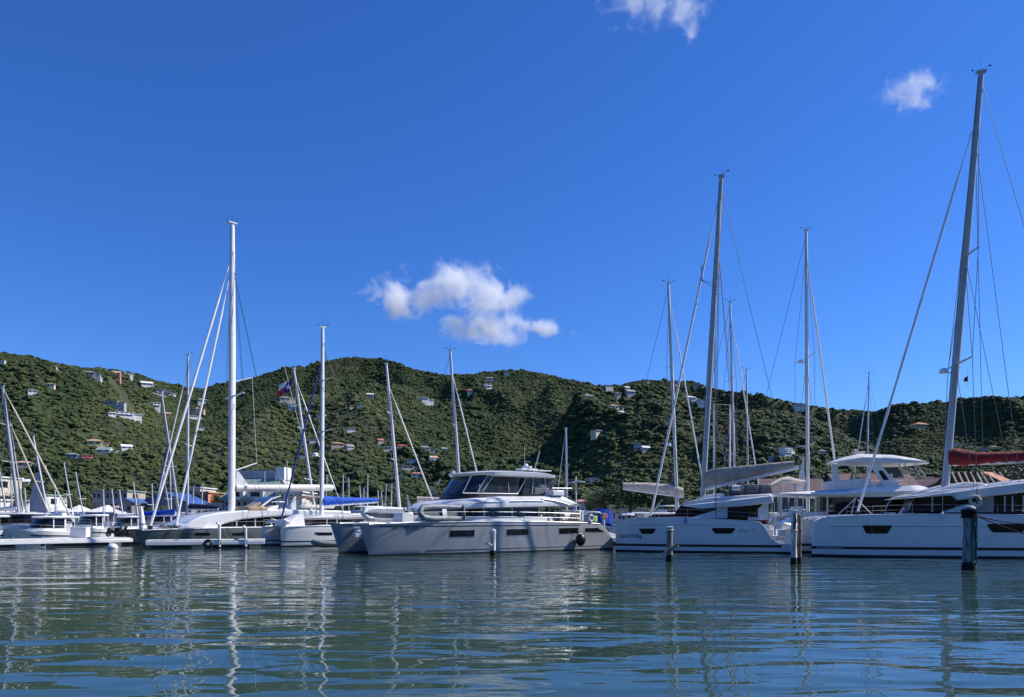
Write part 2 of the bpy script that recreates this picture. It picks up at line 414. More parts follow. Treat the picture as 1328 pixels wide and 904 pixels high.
def plan(xf, xb, hw, uf=0.35, ef=2.2, ub=0.08, n=16, vc=0.0):
    us = [0.5 - 0.5 * math.cos(math.pi * i / n) for i in range(n + 1)]
    def w(u):
        a = 1.0 if u >= uf else (1 - (1 - u / uf) ** ef) ** (1 / ef)
        b = 1.0 if u <= 1 - ub else (1 - ((u - 1 + ub) / ub) ** 4) ** .25
        return max(0.03, min(a, b))
    A_ = [(xf + (xb - xf) * u, vc - hw * w(u)) for u in us]
    return A_ + [(x, 2 * vc - y) for x, y in reversed(A_)]
def stack(mb, layers, **kw):
    """layers = (xf, xb, hw, z) from bottom to top; z may be a function of x"""
    rings = []
    for lay in layers:
        xf, xb, hw, z = lay[:4]; k = dict(kw); k.update(lay[4] if len(lay) > 4 else {})
        rings.append([(x, y, z(x) if callable(z) else z) for x, y in plan(xf, xb, hw, **k)])
    return mb.loft(rings)
def lin(x0, z0, x1, z1, *more):
    xs = [x0, x1] + list(more[0::2]); zs = [z0, z1] + list(more[1::2])
    o = sorted(zip(xs, zs)); xs = [a for a, b in o]; zs = [b for a, b in o]
    return lambda x: float(np.interp(x, xs, zs))

def rail(mb, pts, h=0.62, wires=2, every=1.7, r=0.016):
    r *= .72
    pts = [Vector(p) for p in pts]; posts = []
    for a, b in zip(pts[:-1], pts[1:]):
        n = max(1, round((b - a).length / every)); posts += [a.lerp(b, i / n) for i in range(n)]
    posts.append(pts[-1])
    for p in posts: mb.tube(p, p + Vector((0, 0, h)), r, n=5)
    for w_ in range(wires):
        mb.path([p + Vector((0, 0, h * (w_ + 1) / wires)) for p in posts], r * (1.0 if w_ == wires - 1 else .6), 5)
    return mb

def rig(bt, base, top, r, m=ALU, spreaders=(), shrouds=None, head=(), back=(), wires_r=0.019, taper_=0.72, parent=None, radar=None, wind=True, chord=1.0):
    """mast with spreaders, wires and furled sails, all in the boat's own frame"""
    base, top = Vector(base), Vector(top); root = parent or bt.root
    ms = MB(); k = 7; pts = [base.lerp(top, i / k) for i in range(k + 1)]
    rr = [r * (1 if i < k - 2 else 1 - (1 - taper_) * (i - k + 3) / 3) for i in range(k + 1)]
    ms.path(pts, rr, 12, flat=0.72 * chord)
    ms.box(top + Vector((0, 0, .05)), (r * 2.3, r * 1.2, .12))
    mo = ms.build('mast', m, root)
    ax = (top - base).normalized(); H = (top - base).length
    sp = MB(); wr = MB()
    ends = []
    for fr, hw in spreaders:
        p = base.lerp(top, fr); e = []
        for sg in (-1, 1):
            q = p + Vector((0.25, sg * hw, 0.12)); sp.tube(p, q, r * .30, r * .2, 6); e.append(q)
        ends.append(e)
    if spreaders: sp.build('spreader', m, mo)
    if shrouds:
        for sg in (0, 1):
            foot = Vector(shrouds[sg]); prev = foot
            for e in ends: wr.tube(prev, e[sg], wires_r, n=4); prev = e[sg]
            wr.tube(prev, base.lerp(top, 0.94), wires_r, n=4)
            wr.tube(foot, base.lerp(top, (spreaders[0][0] if spreaders else .5)), wires_r, n=4)
            if len(ends) > 1: wr.tube(ends[0][sg], base.lerp(top, spreaders[1][0] - .01), wires_r, n=4)
    for b, fr in back: wr.tube(b, base.lerp(top, fr), wires_r, n=4)
    wr.tube(base + Vector((r + .08, r * .9, 0.5)), top + Vector((r * .8, r * .5, 0)), wires_r, n=4)   # halyards
    wr.tube(base + Vector((-r - .05, -r * .9, 0.5)), top + Vector((-r * .8, -r * .5, -.4)), wires_r, n=4)
    wr.build('rigging_wire', WIRE, root)
    for b, fr, rad, mm in head:
        b = Vector(b); q = base.lerp(top, fr) + Vector((-r, 0, 0)); g = MB()
        k = 22; g.path([b.lerp(q, i / k) for i in range(k + 1)], [rad * (1.0 + .10 * math.sin(i * 2.3)) * (1 if i < k - 2 else .45) for i in range(k + 1)], 8)
        f_ = g.build('furled_sail', mm, root)
        MB().tube(b + Vector((0, 0, -.25)), b + Vector((0, 0, .12)), rad * 1.9, n=10).build('furling_drum', BLACKP, f_)
    if wind:
        w = MB(); w.tube(top + Vector((0, 0, .1)), top + Vector((0, 0, .9)), .012, n=4)
        w.tube(top + Vector((0, 0, .15)), top + Vector((-.5, .1, .2)), .012, n=4); w.ball(top + Vector((-.5, .1, .26)), .06, 6, 4)
        w.tube(top + Vector((0, 0, .15)), top + Vector((.45, -.1, .33)), .012, n=4); w.box(top + Vector((.5, -.1, .36)), (.18, .02, .08))
        w.build('wind_sensor', BLACKP, mo)
    if radar:
        fr, side_ = radar; p = base.lerp(top, fr); q = p + Vector((side_ * (r + .45), 0, 0))
        rd = MB(); rd.box(p + Vector((side_ * (r + .15), 0, -.12)), (.6, .12, .06)); rd.tube(q + Vector((0, 0, -.12)), q + Vector((0, 0, .10)), .30, .27, 14); rd.ball(q + Vector((0, 0, .1)), .27, 12, 4, (1, 1, .45))
        rd.build('radar_dome', GEL, mo)
    return mo

def boom(bt, poly_cover, mcover, boom_a, boom_b, rb=0.14, mb_=MASTW, w=0.45, parent=None, lumps=10):
    """sail cover as a soft sided tube round a profile: poly_cover = [(x, zlo, zhi)...]; boom from a to b"""
    root = parent or bt.root
    bo = MB().tube(boom_a, boom_b, rb, n=10, flat=1.2).build('boom', mb_, root)
    if poly_cover:
        xs = np.linspace(poly_cover[0][0], poly_cover[-1][0], 26)
        lo = np.interp(xs, *zip(*sorted([(c[0], c[1]) for c in poly_cover]))); hi = np.interp(xs, *zip(*sorted([(c[0], c[2]) for c in poly_cover])))
        y0 = boom_a[1]; rings = []
        for i, (x, a, b) in enumerate(zip(xs, lo, hi)):
            c = (a + b) / 2; h = (b - a) / 2; wv = w * (0.55 + .45 * h / max((hi - lo).max() / 2, 1e-6)) / 2
            ww = [wv * (1 + .20 * math.sin(i * 1.9 + j * 2.1) + .08 * math.sin(i * 4.3 + j * 1.1)) for j in range(12)]
            rings.append([(x + .03 * math.sin(j * 3 + i), y0 + ww[j] * math.sin(2 * math.pi * j / 12) * (.8 if math.cos(2 * math.pi * j / 12) > .3 else 1), c + (h * math.cos(2 * math.pi * j / 12)) * (1 + .07 * math.sin(i * 1.7) * (math.cos(2 * math.pi * j / 12) < 0) + .03 * math.sin(i * 2.7))) for j in range(12)])
        MB().loft(rings).build('sail_cover', mcover, root, smooth=60)
    return bo

def text(body, size, m, parent, loc, rot, name='lettering', shear=0.0, ext=0.006, xs=1.0):
    cu = bpy.data.curves.new(name, 'FONT'); cu.body = body; cu.size = size; cu.extrude = ext; cu.shear = shear; cu.align_x = 'LEFT'
    tmp = bpy.data.objects.new(name, cu); COL.objects.link(tmp)
    dg = bpy.context.evaluated_depsgraph_get(); me = bpy.data.meshes.new_from_object(tmp.evaluated_get(dg))
    bpy.data.objects.remove(tmp); me.materials.clear(); me.materials.append(m)
    o = bpy.data.objects.new(name, me); COL.objects.link(o); o.parent = parent; o.location = loc; o.rotation_euler = rot; o.scale = (xs, 1, 1)
    return o

def tender(name, loc, rz, L_, B_, m, label, outboard=True, cover=None, group=None, ri=0.0):
    rt = empty(name, loc, rz, label, 'dinghy', group)
    if ri: rt.rotation_euler = (ri, 0, rz)
    r = 0.23; h = MB()
    pts = [(L_, -B_ / 2 + r, .3), (L_ * .6, -B_ / 2 + r, .3), (L_ * .3, -B_ / 2 + r, .33), (L_ * .1, -B_ * .28, .4), (0.05, 0, .45), (L_ * .1, B_ * .28, .4), (L_ * .3, B_ / 2 - r, .33), (L_ * .6, B_ / 2 - r, .3), (L_, B_ / 2 - r, .3)]
    h.path(pts, [r * .7] + [r] * 7 + [r * .7], 10); h.build('tube', m, rt, smooth=60)
    f = MB(); f.loft([[(x, -w, z), (x, 0, z - .28 * (1 - x / L_ * .3)), (x, w, z), (x, 0, z + .05)] for x, w, z in ((.25, .1, .38), (L_ * .3, B_ / 2 - .3, .24), (L_ * .7, B_ / 2 - .3, .2), (L_ - .15, B_ / 2 - .3, .2))])
    f.build('floor', GEL, rt)
    MB().box((L_ * .55, 0, .42), (.35, B_ - .6, .08)).build('thwart', GEL, rt)
    MB().box((L_ - .12, 0, .38), (.10, B_ - .2, .42)).build('transom', m, rt, bevel=.03)
    MB().loft([[(x, -w, z), (x, w, z), (x, w, z + .03), (x, -w, z + .03)] for x, w, z in ((.3, .12, .40), (L_ * .3, B_ / 2 - r, .30), (L_ - .15, B_ / 2 - r, .26))]).build('liner', CUSHG, rt)
    if outboard:
        e = MB(); e.box((L_ + .1, 0, .75), (.42, .34, .5)); e.box((L_ + .12, 0, .3), (.16, .14, .7)); e.box((L_ + .14, 0, -.1), (.45, .06, .1))
        e.build('outboard', BLACKP, rt, bevel=.05)
    if cover:
        MB().loft([[(x, -w, .42), (x, -w * .6, .62), (x, 0, .74), (x, w * .6, .62), (x, w, .42), (x, 0, .35)] for x, w in ((.1, .15), (L_ * .3, B_ / 2 - .15), (L_ * .7, B_ / 2 - .15), (L_, B_ / 2 - .25))]).build('cover', cover, rt)
    return rt

def hull_text(body, size, m, bt, h, x, z, shear=0.0, xs=1.0, off=.012):
    o = text(body, size, m, bt.root, (0, 0, 0), (0, 0, 0), shear=shear, ext=0.0); me = o.data
    for v in me.vertices:
        X_, Z_ = x + v.co.x * xs, z + v.co.y; v.co = (X_, h.side(X_, Z_, -bt.s) - bt.s * off, Z_)
    return o

def cat_hulls(bt, sheer_px, hw, m, rake=0.0, stripes=(), boot=0.14, bridge=(0.12, 0.97), bridge_z=0.75, decks=True, ft=0.32, flare=.9, tail=.92):
    """two hulls and the bridge deck joined; returns the near and far Hull descriptions"""
    B = bt.B; sh = [bt.xz(px, py, -B / 2 + .05) for px, py in sheer_px]; sh = sorted(sh)
    sh = [(max(0.0, x), max(.12, z)) for x, z in sh]
    L = bt.L; mb = MB(); Hs = []
    for d in (-B / 2 + hw, B / 2 - hw):
        h = Hull(L, sh, bt.s * d, hw, rake, ft=ft, flare=flare, tail=tail); h.mesh(mb); Hs.append(h)
    hm = mb.build('hull', m, bt.root, smooth=28)
    zb = Hs[0].z; x0, x1 = L * bridge[0], L * bridge[1]
    br = MB(); xs = np.linspace(x0, x1, 10)
    br.loft([[(x, -(B / 2 - hw * 1.1), bridge_z), (x, (B / 2 - hw * 1.1), bridge_z), (x, (B / 2 - hw * 1.1), max(zb(x) - .05, bridge_z + .1)), (x, -(B / 2 - hw * 1.1), max(zb(x) - .05, bridge_z + .1))] for x in xs])
    br.build('bridge_deck', m, bt.root)
    for nm, mm, z0, z1, xa, xb in list(stripes) + [('antifouling', BOOT, -.1, boot, .25, L - .05)]:
        s_ = MB()
        for h in Hs:
            for sg in (-1, 1):
                h.patch(s_, [(max(xa, .05) + (0), z0, z1), (xb, z0, z1)], sg, off=.010, n=30)
                if xa < .5:                                       # wrap the stem
                    x_ = h.xs(0, (z0 + z1) / 2)
                    s_.loft([[(x_ - .02, h.vc - h.hw * .1, z) for z in (z0, z1)] + [(x_ - .02, h.vc + h.hw * .1, z) for z in (z1, z0)], [(max(xa, .05), h.side(max(xa, .05), z0, -1) - .01, z0), (max(xa, .05), h.side(max(xa, .05), z1, -1) - .01, z1), (max(xa, .05), h.side(max(xa, .05), z1, 1) + .01, z1), (max(xa, .05), h.side(max(xa, .05), z0, 1) + .01, z0)]])
        s_.build(nm, mm, bt.root)
    # gunwale cap
    g = MB()
    for h in Hs:
        for sg in (-1, 1):
            pts = [(x, h.side(x, h.z(x), sg), h.z(x) + .01) for x in np.linspace(.15, L * .93, 34)]
            g.path(pts, .035, 6)
    g.build('toe_rail', GEL, bt.root)
    return Hs

def hull_window(bt, h, poly_px, m=GLASS, frame=None, name='hull_window', fr=0.05):
    """poly_px = [(px, ytop, ybottom)...] on the near outer side"""
    sg = -bt.s; cols = []
    for px, yt, yb in poly_px:
        a = bt.at(px, (yt + yb) / 2, -bt.B / 2 + .02); zt = bt.at(px, yt, -bt.B / 2).z; zb_ = bt.at(px, yb, -bt.B / 2).z
        cols.append((a.x, zb_, zt))
    cols.sort()
    f_ = None
    if frame:
        fc = [(cols[0][0] - fr, cols[0][1] - fr, cols[0][2] + fr)] + [(c[0], c[1] - fr, c[2] + fr) for c in cols[1:-1]] + [(cols[-1][0] + fr, cols[-1][1] - fr, cols[-1][2] + fr)]
        f_ = h.patch(MB(), fc, sg, off=.012).build('window_frame', frame, bt.root)
    mb = MB(); h.patch(mb, cols, sg, off=.022, n=10)
    return mb.build(name, m, f_ if f_ else bt.root)

def px_prism(bt, poly, d0, d1, mb=None):
    """outline given in photograph pixels on the plane d0, swept to d1"""
    mb = mb or MB(); return mb.prism([bt.xz(px, py, d0) for px, py in poly], bt.s * d0, bt.s * d1)
# ------------------------------------------------------------------ 1. the big power catamaran in the middle
def power_cat():
    bt = Boat('power_catamaran', (488, 48.9), (796, 60.9), 7.6, "large silver grey power catamaran with white flybridge and enclosed dark windscreen", "motor yacht")
    B = bt.B; rt = bt.root
    Hs = cat_hulls(bt, [(480, 680), (520, 679), (560, 677.5), (620, 676.5), (700, 676.5), (757, 678), (779, 679.5), (787, 687), (795, 700)], 1.15, GELG, rake=.75, boot=.10, ft=.50, flare=.97, tail=.97,
                   stripes=[('styling_line', STRIPE, 1.96, 2.02, .6, 17.5)])
    h = Hs[0]
    for (a, b, t0, b0) in ((585, 616, 688, 696.5), (657, 685, 686.5, 694.5), (725, 750, 685, 692.5)):
        hull_window(bt, h, [(a, t0, b0), (b, t0 - .6, b0 - .7)], frame=FRAME)
    hull_window(bt, h, [(759, 685, 690), (775, 684.5, 690), (783, 689.0, 690)], frame=FRAME)
    # strakes: a spray rail low on the hull
    s_ = MB()
    for q in Hs: q.patch(s_, [(4, .33, .37), (20, .33, .37)], -1, off=.03); q.patch(s_, [(4, .33, .37), (20, .33, .37)], 1, off=.03)
    s_.build('spray_rail', GELG, rt)
    MB().b2((2.2, -2.2, 1.55), (4.6, 2.2, 1.85)).build('foredeck', NONSK, rt)
    MB().tube((1.0, -2.7, 1.75), (1.0, 2.7, 1.75), .13, n=10).build('crossbeam', GEL, rt)
    dn = -B / 2 + .95
    x = lambda px, py=660, d=dn: bt.xz(px, py, d)[0]
    z = lambda px, py, d=dn: bt.xz(px, py, d)[1]
    zd = h.z(10) + .02
    # saloon: dark glass band round the cabin
    c0 = lambda px, py: bt.xz(px, py, 0)[0]
    xf, xb = c0(560, 668), x(703, 668)
    zt = z(640, 657)
    MB_ = MB(); stack(MB_, [(xf + .2, xb, -dn, zd), (xf + .6, xb, -dn - .05, (zd + zt) / 2), (xf + 1.3, xb, -dn - .1, zt)], uf=.28, ef=2.4)
    cab = MB_.build('saloon_glass', GLASS, rt)
    c = MB(); stack(c, [(xf - .35, xb + 1.5, -dn + .07, h.z(8) - .1), (xf - .3, xb + 1.5, -dn + .07, zd + .28), (xf + .05, xb + 1.4, -dn + .0, zd + .34)], uf=.28, ef=2.4)
    c.build('cabin_side', GEL, rt)
    mu = MB()
    for px in (628, 664, 701): q = bt.at(px, 668, dn); mu.b2((q.x - .05, bt.s * (dn - .02), zd + .3), (q.x + .05, bt.s * (dn + .1), zt + .1)); mu.b2((q.x - .05, -bt.s * (dn - .02), zd + .3), (q.x + .05, -bt.s * (dn + .1), zt + .1))
    mu.build('pillar', FRAME, rt)
    # flybridge deck moulding (the long white wing)
    df = -B / 2 + .45
    X_ = lambda px, py: bt.xz(px, py, df)[0]; Z_ = lambda px, py: bt.xz(px, py, df)[1]
    bot = lin(X_(541, 668), Z_(541, 667), X_(575, 664), Z_(575, 663), X_(620, 660), Z_(620, 660), X_(690, 657), Z_(690, 658.5), X_(758, 656), Z_(758, 657))
    top = lin(X_(541, 664), Z_(541, 664.5), X_(556, 655), Z_(556, 655.5), X_(590, 648), Z_(590, 648), X_(650, 643), Z_(650, 643.5), X_(733, 642), Z_(733, 643), X_(745, 648), Z_(745, 649), X_(758, 655), Z_(758, 655.5))
    m_ = MB(); xa, xe = c0(541, 664) - .2, X_(758, 656); mid = lambda q: (bot(q) * .45 + top(q) * .55)
    stack(m_, [(xa + .5, xe - .5, -df - .35, lambda q: bot(q) + .02), (xa + .1, xe - .1, -df - .05, lambda q: bot(q) + .10), (xa, xe, -df, mid), (xa + .35, xe - .35, -df - .12, lambda q: top(q) - .10), (xa + .9, xe - .9, -df - .45, top)], uf=.30, ef=2.3, ub=.06, n=30)
    fly = m_.build('flybridge', GEL, rt, smooth=50)
    g = MB()
    for a, b, ya, yb in ((610, 652, 652.5, 650.5), (662, 705, 650, 649.6)):
        p, q = bt.at(a, ya, df - .01), bt.at(b, yb, df - .01); g.path([p, p.lerp(q, .5) + Vector((0, 0, .03)), q], .035, 6)
    g.build('styling_line', FRAME, fly)
    g = MB(); g.path([bt.at(a, b, df - .0) for a, b in ((703, 647), (718, 649), (728, 651.5), (738, 655))], .05, 6); g.build('styling_line', FRAME, fly)
    # lower black fly coaming then vinyl screens then hardtop
    dt = -B / 2 + 1.5
    xq = lambda px, py: bt.xz(px, py, dt)[0]; zq = lambda px, py: bt.xz(px, py, dt)[1]
    k = MB(); stack(k, [(c0(578, 645), xq(672, 645), -dt + .1, zq(620, 646)), (c0(581, 640), xq(672, 640), -dt, zq(620, 638.5))], uf=.3); k.build('coaming', BLACKP, rt)
    zl, zh = zq(620, 639), zq(620, 617)
    k = MB(); stack(k, [(c0(582, 640), xq(674, 640), -dt, zl), (c0(597, 618), xq(678, 618), -dt + .02, zh)], uf=.3, ef=2.6); k.build('windscreen', GLASSB, rt)
    k = MB(); stack(k, [(xq(676, 640), xq(726, 641), -dt - .05, zq(700, 643)), (xq(680, 618), xq(718, 618), -dt - .05, zh)], uf=.05, ef=4); k.build('aft_enclosure', VINYL, rt)
    k = MB()
    for a, b in (((600, 639.5), (611, 617)), ((619, 638), (632, 617)), ((625, 638), (640, 617)), ((671, 641), (683, 618)), ((706, 617), (709, 641)), ((600, 639.5), (672, 640.5)), ((622, 638), (622, 628)), ((660, 638), (659, 626)), ((690, 641), (692, 618))):
        for sg in (1, -1):
            p, q = bt.at(*a, dt - .03), bt.at(*b, dt - .03); k.tube((p.x, p.y * sg, p.z), (q.x, q.y * sg, q.z), .038, n=6)
    k.build('screen_frame', FRAME, rt)
    k = MB(); dh = -B / 2 + 1.1; xh = lambda px: bt.xz(px, 613, dh)[0]; zz = lambda py: bt.xz(660, py, dh)[1]
    top = lin(xh(594), zz(616), xh(615), zz(612.5), xh(650), zz(610.5), xh(700), zz(610.5), xh(725), zz(613))
    xa, xe = c0(591, 614), xh(725)
    stack(k, [(xa + .5, xe - .4, -dh - .35, zz(618)), (xa + .1, xe - .05, -dh - .05, lambda q: min(zz(616.5), top(q) - .05)), (xa, xe, -dh, lambda q: top(q) - .08), (xa + .5, xe - .5, -dh - .3, lambda q: top(q) + .0), (xa + 1.6, xe - 1.6, -dh - 1.2, lambda q: top(q) + .04)], uf=.3, ef=2.5, ub=.08, n=24)
    ht = k.build('hardtop', GEL, rt, smooth=50)
    k = MB(); p = bt.at(683, 609, 0); k.box(p + Vector((0, 0, .0)), (1.5, 1.0, .12)); k.box(p + Vector((0, 0, .18)), (.2, 1.2, .14)); k.ball(p + Vector((.15, .3, .32)), .2, 12, 8); k.box(p + Vector((1.6, 0, -.05)), (1.3, .8, .08))
    k.build('radar_dome', GEL, ht)
    k = MB(); k.tube(p + Vector((-.2, 0, 0)), p + Vector((-.2, 0, 2.0)), .015, n=4); k.tube(p + Vector((.9, .2, 0)), p + Vector((1.5, .2, 1.7)), .02, n=4); k.tube(p + Vector((.7, -.2, 0)), p + Vector((1.2, -.2, 1.5)), .015, n=4)
    k.build('antenna', MASTW, ht)
    # helm seats, barbecue under cover
    k = MB()
    for px, w_ in ((606, .5), (640, .5), (655, .5)):
        q = bt.at(px, 636, -.6); k.box(q, (.5, 1.4, .8)); k.box(q + Vector((.25, 0, .4)), (.14, 1.4, .9))
    k.build('helm_seat', GEL, rt, bevel=.06)
    k = MB(); q = bt.at(699, 637, dt + .3); k.box(q, (1.5, .8, .55)); k.ball(q + Vector((0, 0, .35)), .6, 12, 6, (1.1, .7, .7)); k.build('wet_bar', CUSHG, rt, bevel=.08)
    k = MB(); q = bt.at(712, 640, dt + .2); k.box(q, (1.2, 2.5, .45)); k.build('sun_pad', GEL, rt, bevel=.08)
    # aft cockpit: dark recess, table, sofas, ladder
    k = MB(); xc = x(706, 668); k.b2((xc, -3.0, h.z(14) - .02), (x(756, 668), 3.0, h.z(14) + .04)); k.build('cockpit_floor', TEAK, rt)
    k = MB(); k.b2((xc + 1.6, -1.7, zd), (xc + 3.6, -.4, zd + .55)); k.b2((xc + 1.6, 1.4, zd), (xc + 4.0, 2.9, zd + .5)); k.b2((xc + 3.9, -2.4, zd), (xc + 4.4, 1.0, zd + .85)); k.build('cockpit_sofa', GEL, rt, bevel=.06)
    k = MB(); k.b2((xc + 1.0, -2.7, zd + .7), (xc + 3.2, -1.6, zd + .76)); k.tube((xc + 2, -2.1, zd), (xc + 2, -2.1, zd + .72), .07); k.build('cockpit_table', TEAK, rt)
    k = MB()
    for px in (712, 727, 741, 754):
        for sg in (1, -1): q = bt.at(px, 668, dn - .1); k.tube((q.x, q.y * sg, zd), (q.x + .1, q.y * sg, zt + .05), .045, n=8)
    k.build('post', STEEL, rt)
    k = MB(); p0, p1 = bt.at(733, 676, dn + .3), bt.at(721, 657, dn + .3)
    for dy in (-.25, .25): k.tube(p0 + Vector((0, dy, 0)), p1 + Vector((0, dy, 0)), .035, n=6)
    for i in range(6): q = p0.lerp(p1, (i + .5) / 6); k.box(q, (.22, .5, .04))
    k.build('ladder', STEEL, rt)
    # rails
    k = MB(); do = -B / 2 + .12
    P = [bt.at(px, 677, do) for px in (492, 520, 560, 600, 640, 680, 720, 752)]
    for sg in (1, -1): rail(k, [(p.x, p.y * sg, h.z(p.x)) for p in P], .72, 2, 2.2, .015)
    rail(k, [(P[0].x, P[0].y, h.z(0)), (P[0].x + .9, 0, 1.9), (P[0].x, -P[0].y, h.z(0))], .75, 2, 2.2, .018)
    k.build('guard_rail', STEEL, rt)
    k = MB(); P = [bt.at(px, 642, df + .2) for px in (716, 742)]; P.append(Vector((P[1].x, -P[1].y, P[1].z)));
    rail(k, P, .55, 1, 1.6, .012); k.build('fly_rail', STEEL, rt)
    # deck hardware, anchor gear
    k = MB()
    for q in Hs:
        for xx in (1.2, 6.5, 12.5, 17.6): k.box((xx, q.vc - .4, q.z(xx) + .06), (.34, .08, .08))
    k.build('cleat', STEEL, rt)
    k = MB(); k.box((1.5, 0, 1.62), (2.6, .35, .2)); k.box((.35, 0, 1.35), (.55, .3, .35)); k.build('anchor_roller', GEL, rt, bevel=.04)
    k = MB(); k.path([(.7, 2.5, 1.6), (1.0, 1.4, 1.15), (.9, .2, 1.2)], .03, 6); k.path([(.7, -2.5, 1.6), (.8, -1.3, 1.1), (.9, -.1, 1.2)], .03, 6); k.build('anchor_bridle', ROPEW, rt)
    k = MB(); q = bt.at(523, 672, -1.0); k.box(q, (.9, 1.4, .8)); k.box(q + Vector((1.0, .4, -.1)), (.8, 1.2, .55)); k.build('deck_box', GEL, rt, bevel=.05)
    # name
    q = bt.at(513.0, 687.3, -B / 2); xx = q.x
    hull_text("Jean's McCann", .36, STRIPE, bt, h, xx, q.z - .0, .35, .86)
    # stern platform, passerelle
    k = MB(); k.b2((bt.L - 2.2, -3.3, .42), (bt.L - .1, 3.3, .55)); k.build('swim_platform', TEAK, rt)
    # things that rest on it
    q = bt.world(4.6, -1.95, 2.15)
    q = bt.at(539, 668, -3.1); w_ = bt.world(q.x, -3.1, 0)
    tender('inflatable_dinghy', (w_.x, w_.y, h.z(q.x) + .62), rt.rotation_euler.z, 3.75, 1.3, TUBEG, "grey inflatable dinghy lashed on edge on the foredeck of the power catamaran", outboard=False, ri=R(78))
    q = bt.at(468, 669, 2.6); w_ = bt.world(q.x, 2.6, 0)
    tender('inflatable_dinghy', (w_.x, w_.y, 2.75), rt.rotation_euler.z + R(-4), 3.5, 1.2, TUBEW, "white inflatable dinghy stowed on edge over the bows of the grey power catamaran", outboard=False, ri=R(74), cover=TUBEG)
    fx = bt.at(753, 700, -B / 2 - .42); fw = bt.o + bt.ax * fx.x + bt.n * (-B / 2 - .42)
    f = empty('ball_fender', (fw.x, fw.y, fx.z), 0, "round black ball fender with white top hanging at the stern of the power catamaran", "fender")
    MB().ball((0, 0, 0), .44, 16, 12, (.9, .9, 1.15)).build('ball', BLACKP, f); MB().ball((0, 0, .34), .24, 12, 6, (1, 1, .7)).build('cap', BUOYW, f); MB().tube((0, 0, .4), (0.1, .3, 1.25), .02, n=5).build('rope', ROPEW, f)
    lx = bt.at(765.5, 672, -B / 2 + .1); lw = bt.world(lx.x, -B / 2 - .02, lx.z)
    r_ = empty('life_ring', lw, rt.rotation_euler.z, "white life ring hung on the stern rail of the power catamaran", "life ring")
    MB().torus((0, 0, 0), .24, .075).build('ring', BUOYW, r_); k = MB()
    for a in range(4): k.torus((.24 * math.cos(a * 1.57 + .78), 0, .24 * math.sin(a * 1.57 + .78)), .085, .012, 'x' if a % 2 else 'z', 8, 4)
    k.build('band', STRIPE, r_)
    k = MB(); q = bt.at(772, 673, -B / 2 + .5); k.box(q, (.35, .2, .5)); v_ = k.build('life_jacket', GREENV, None, bevel=.06)
    v_.matrix_world = Matrix.Translation(bt.o) @ Matrix.Rotation(rt.rotation_euler.z, 4, 'Z'); tag(v_, "bright green life jacket hung behind the life ring on the power catamaran", "life jacket")
    return bt
PC = power_cat()

# ------------------------------------------------------------------ 2. sailing catamaran with taupe sail cover
def swoosh_cat(name, label, bow, stern, B, sheer, hw, wins, stripe_z, p):
    bt = Boat(name, bow, stern, B, label, "catamaran"); rt = bt.root
    Hs = cat_hulls(bt, sheer, hw, GELB, rake=.05, ft=.30, flare=.96, tail=.97, boot=p['boot'], bridge=(.20, p.get('bridge_end', .86)),
                   stripes=[('boot_stripe', STRIPE, stripe_z[0], stripe_z[1], .30, p['stripe_end'])])
    h = Hs[0]
    for w_ in wins:
        hull_window(bt, h, w_, frame=BLACKP, fr=.03)
    k = MB()
    for q in Hs:
        for sg in (-1, 1): q.patch(k, [(1.0, p['crease'] - .02, p['crease'] + .02), (bt.L * .72, p['crease'], p['crease'] + .03)], sg, off=.006, n=20)
    k.build('moulded_crease', GELG, rt)
    # trampoline and crossbeam
    zb = h.z(1.5)
    k = MB(); k.add([(.9, -B / 2 + hw * 1.6, zb - .25), (bt.L * .22, -B / 2 + hw * 1.8, zb - .15), (bt.L * .22, B / 2 - hw * 1.8, zb - .15), (.9, B / 2 - hw * 1.6, zb - .25)], [(0, 1, 2, 3)]); k.build('trampoline', NET, rt)
    k = MB(); k.tube((.75, -B / 2 + hw, zb - .15), (.75, B / 2 - hw, zb - .15), .11, n=10); k.build('crossbeam', ALU, rt)
    dn = p['dn']; Xn = lambda px, py: bt.xz(px, py, dn)
    # coachroof glass
    for poly, d0, d1, nm, mm in p['glass']:
        k = MB()
        px_prism(bt, poly, d0, d1, k); k.build(nm, mm, rt)
        k = MB(); pr = [bt.xz(a, b, d0) for a, b in poly]; k.prism(pr, -bt.s * d0, -bt.s * d1); k.build(nm, mm, rt)
    for poly, d0, d1, nm, mm, bv in p['bodies']:
        k = MB(); pr = [bt.xz(a, b, d0) for a, b in poly]; k.prism(pr, bt.s * d0, bt.s * d1); k.build(nm, mm, rt, bevel=bv, smooth=30)
    return bt, Hs

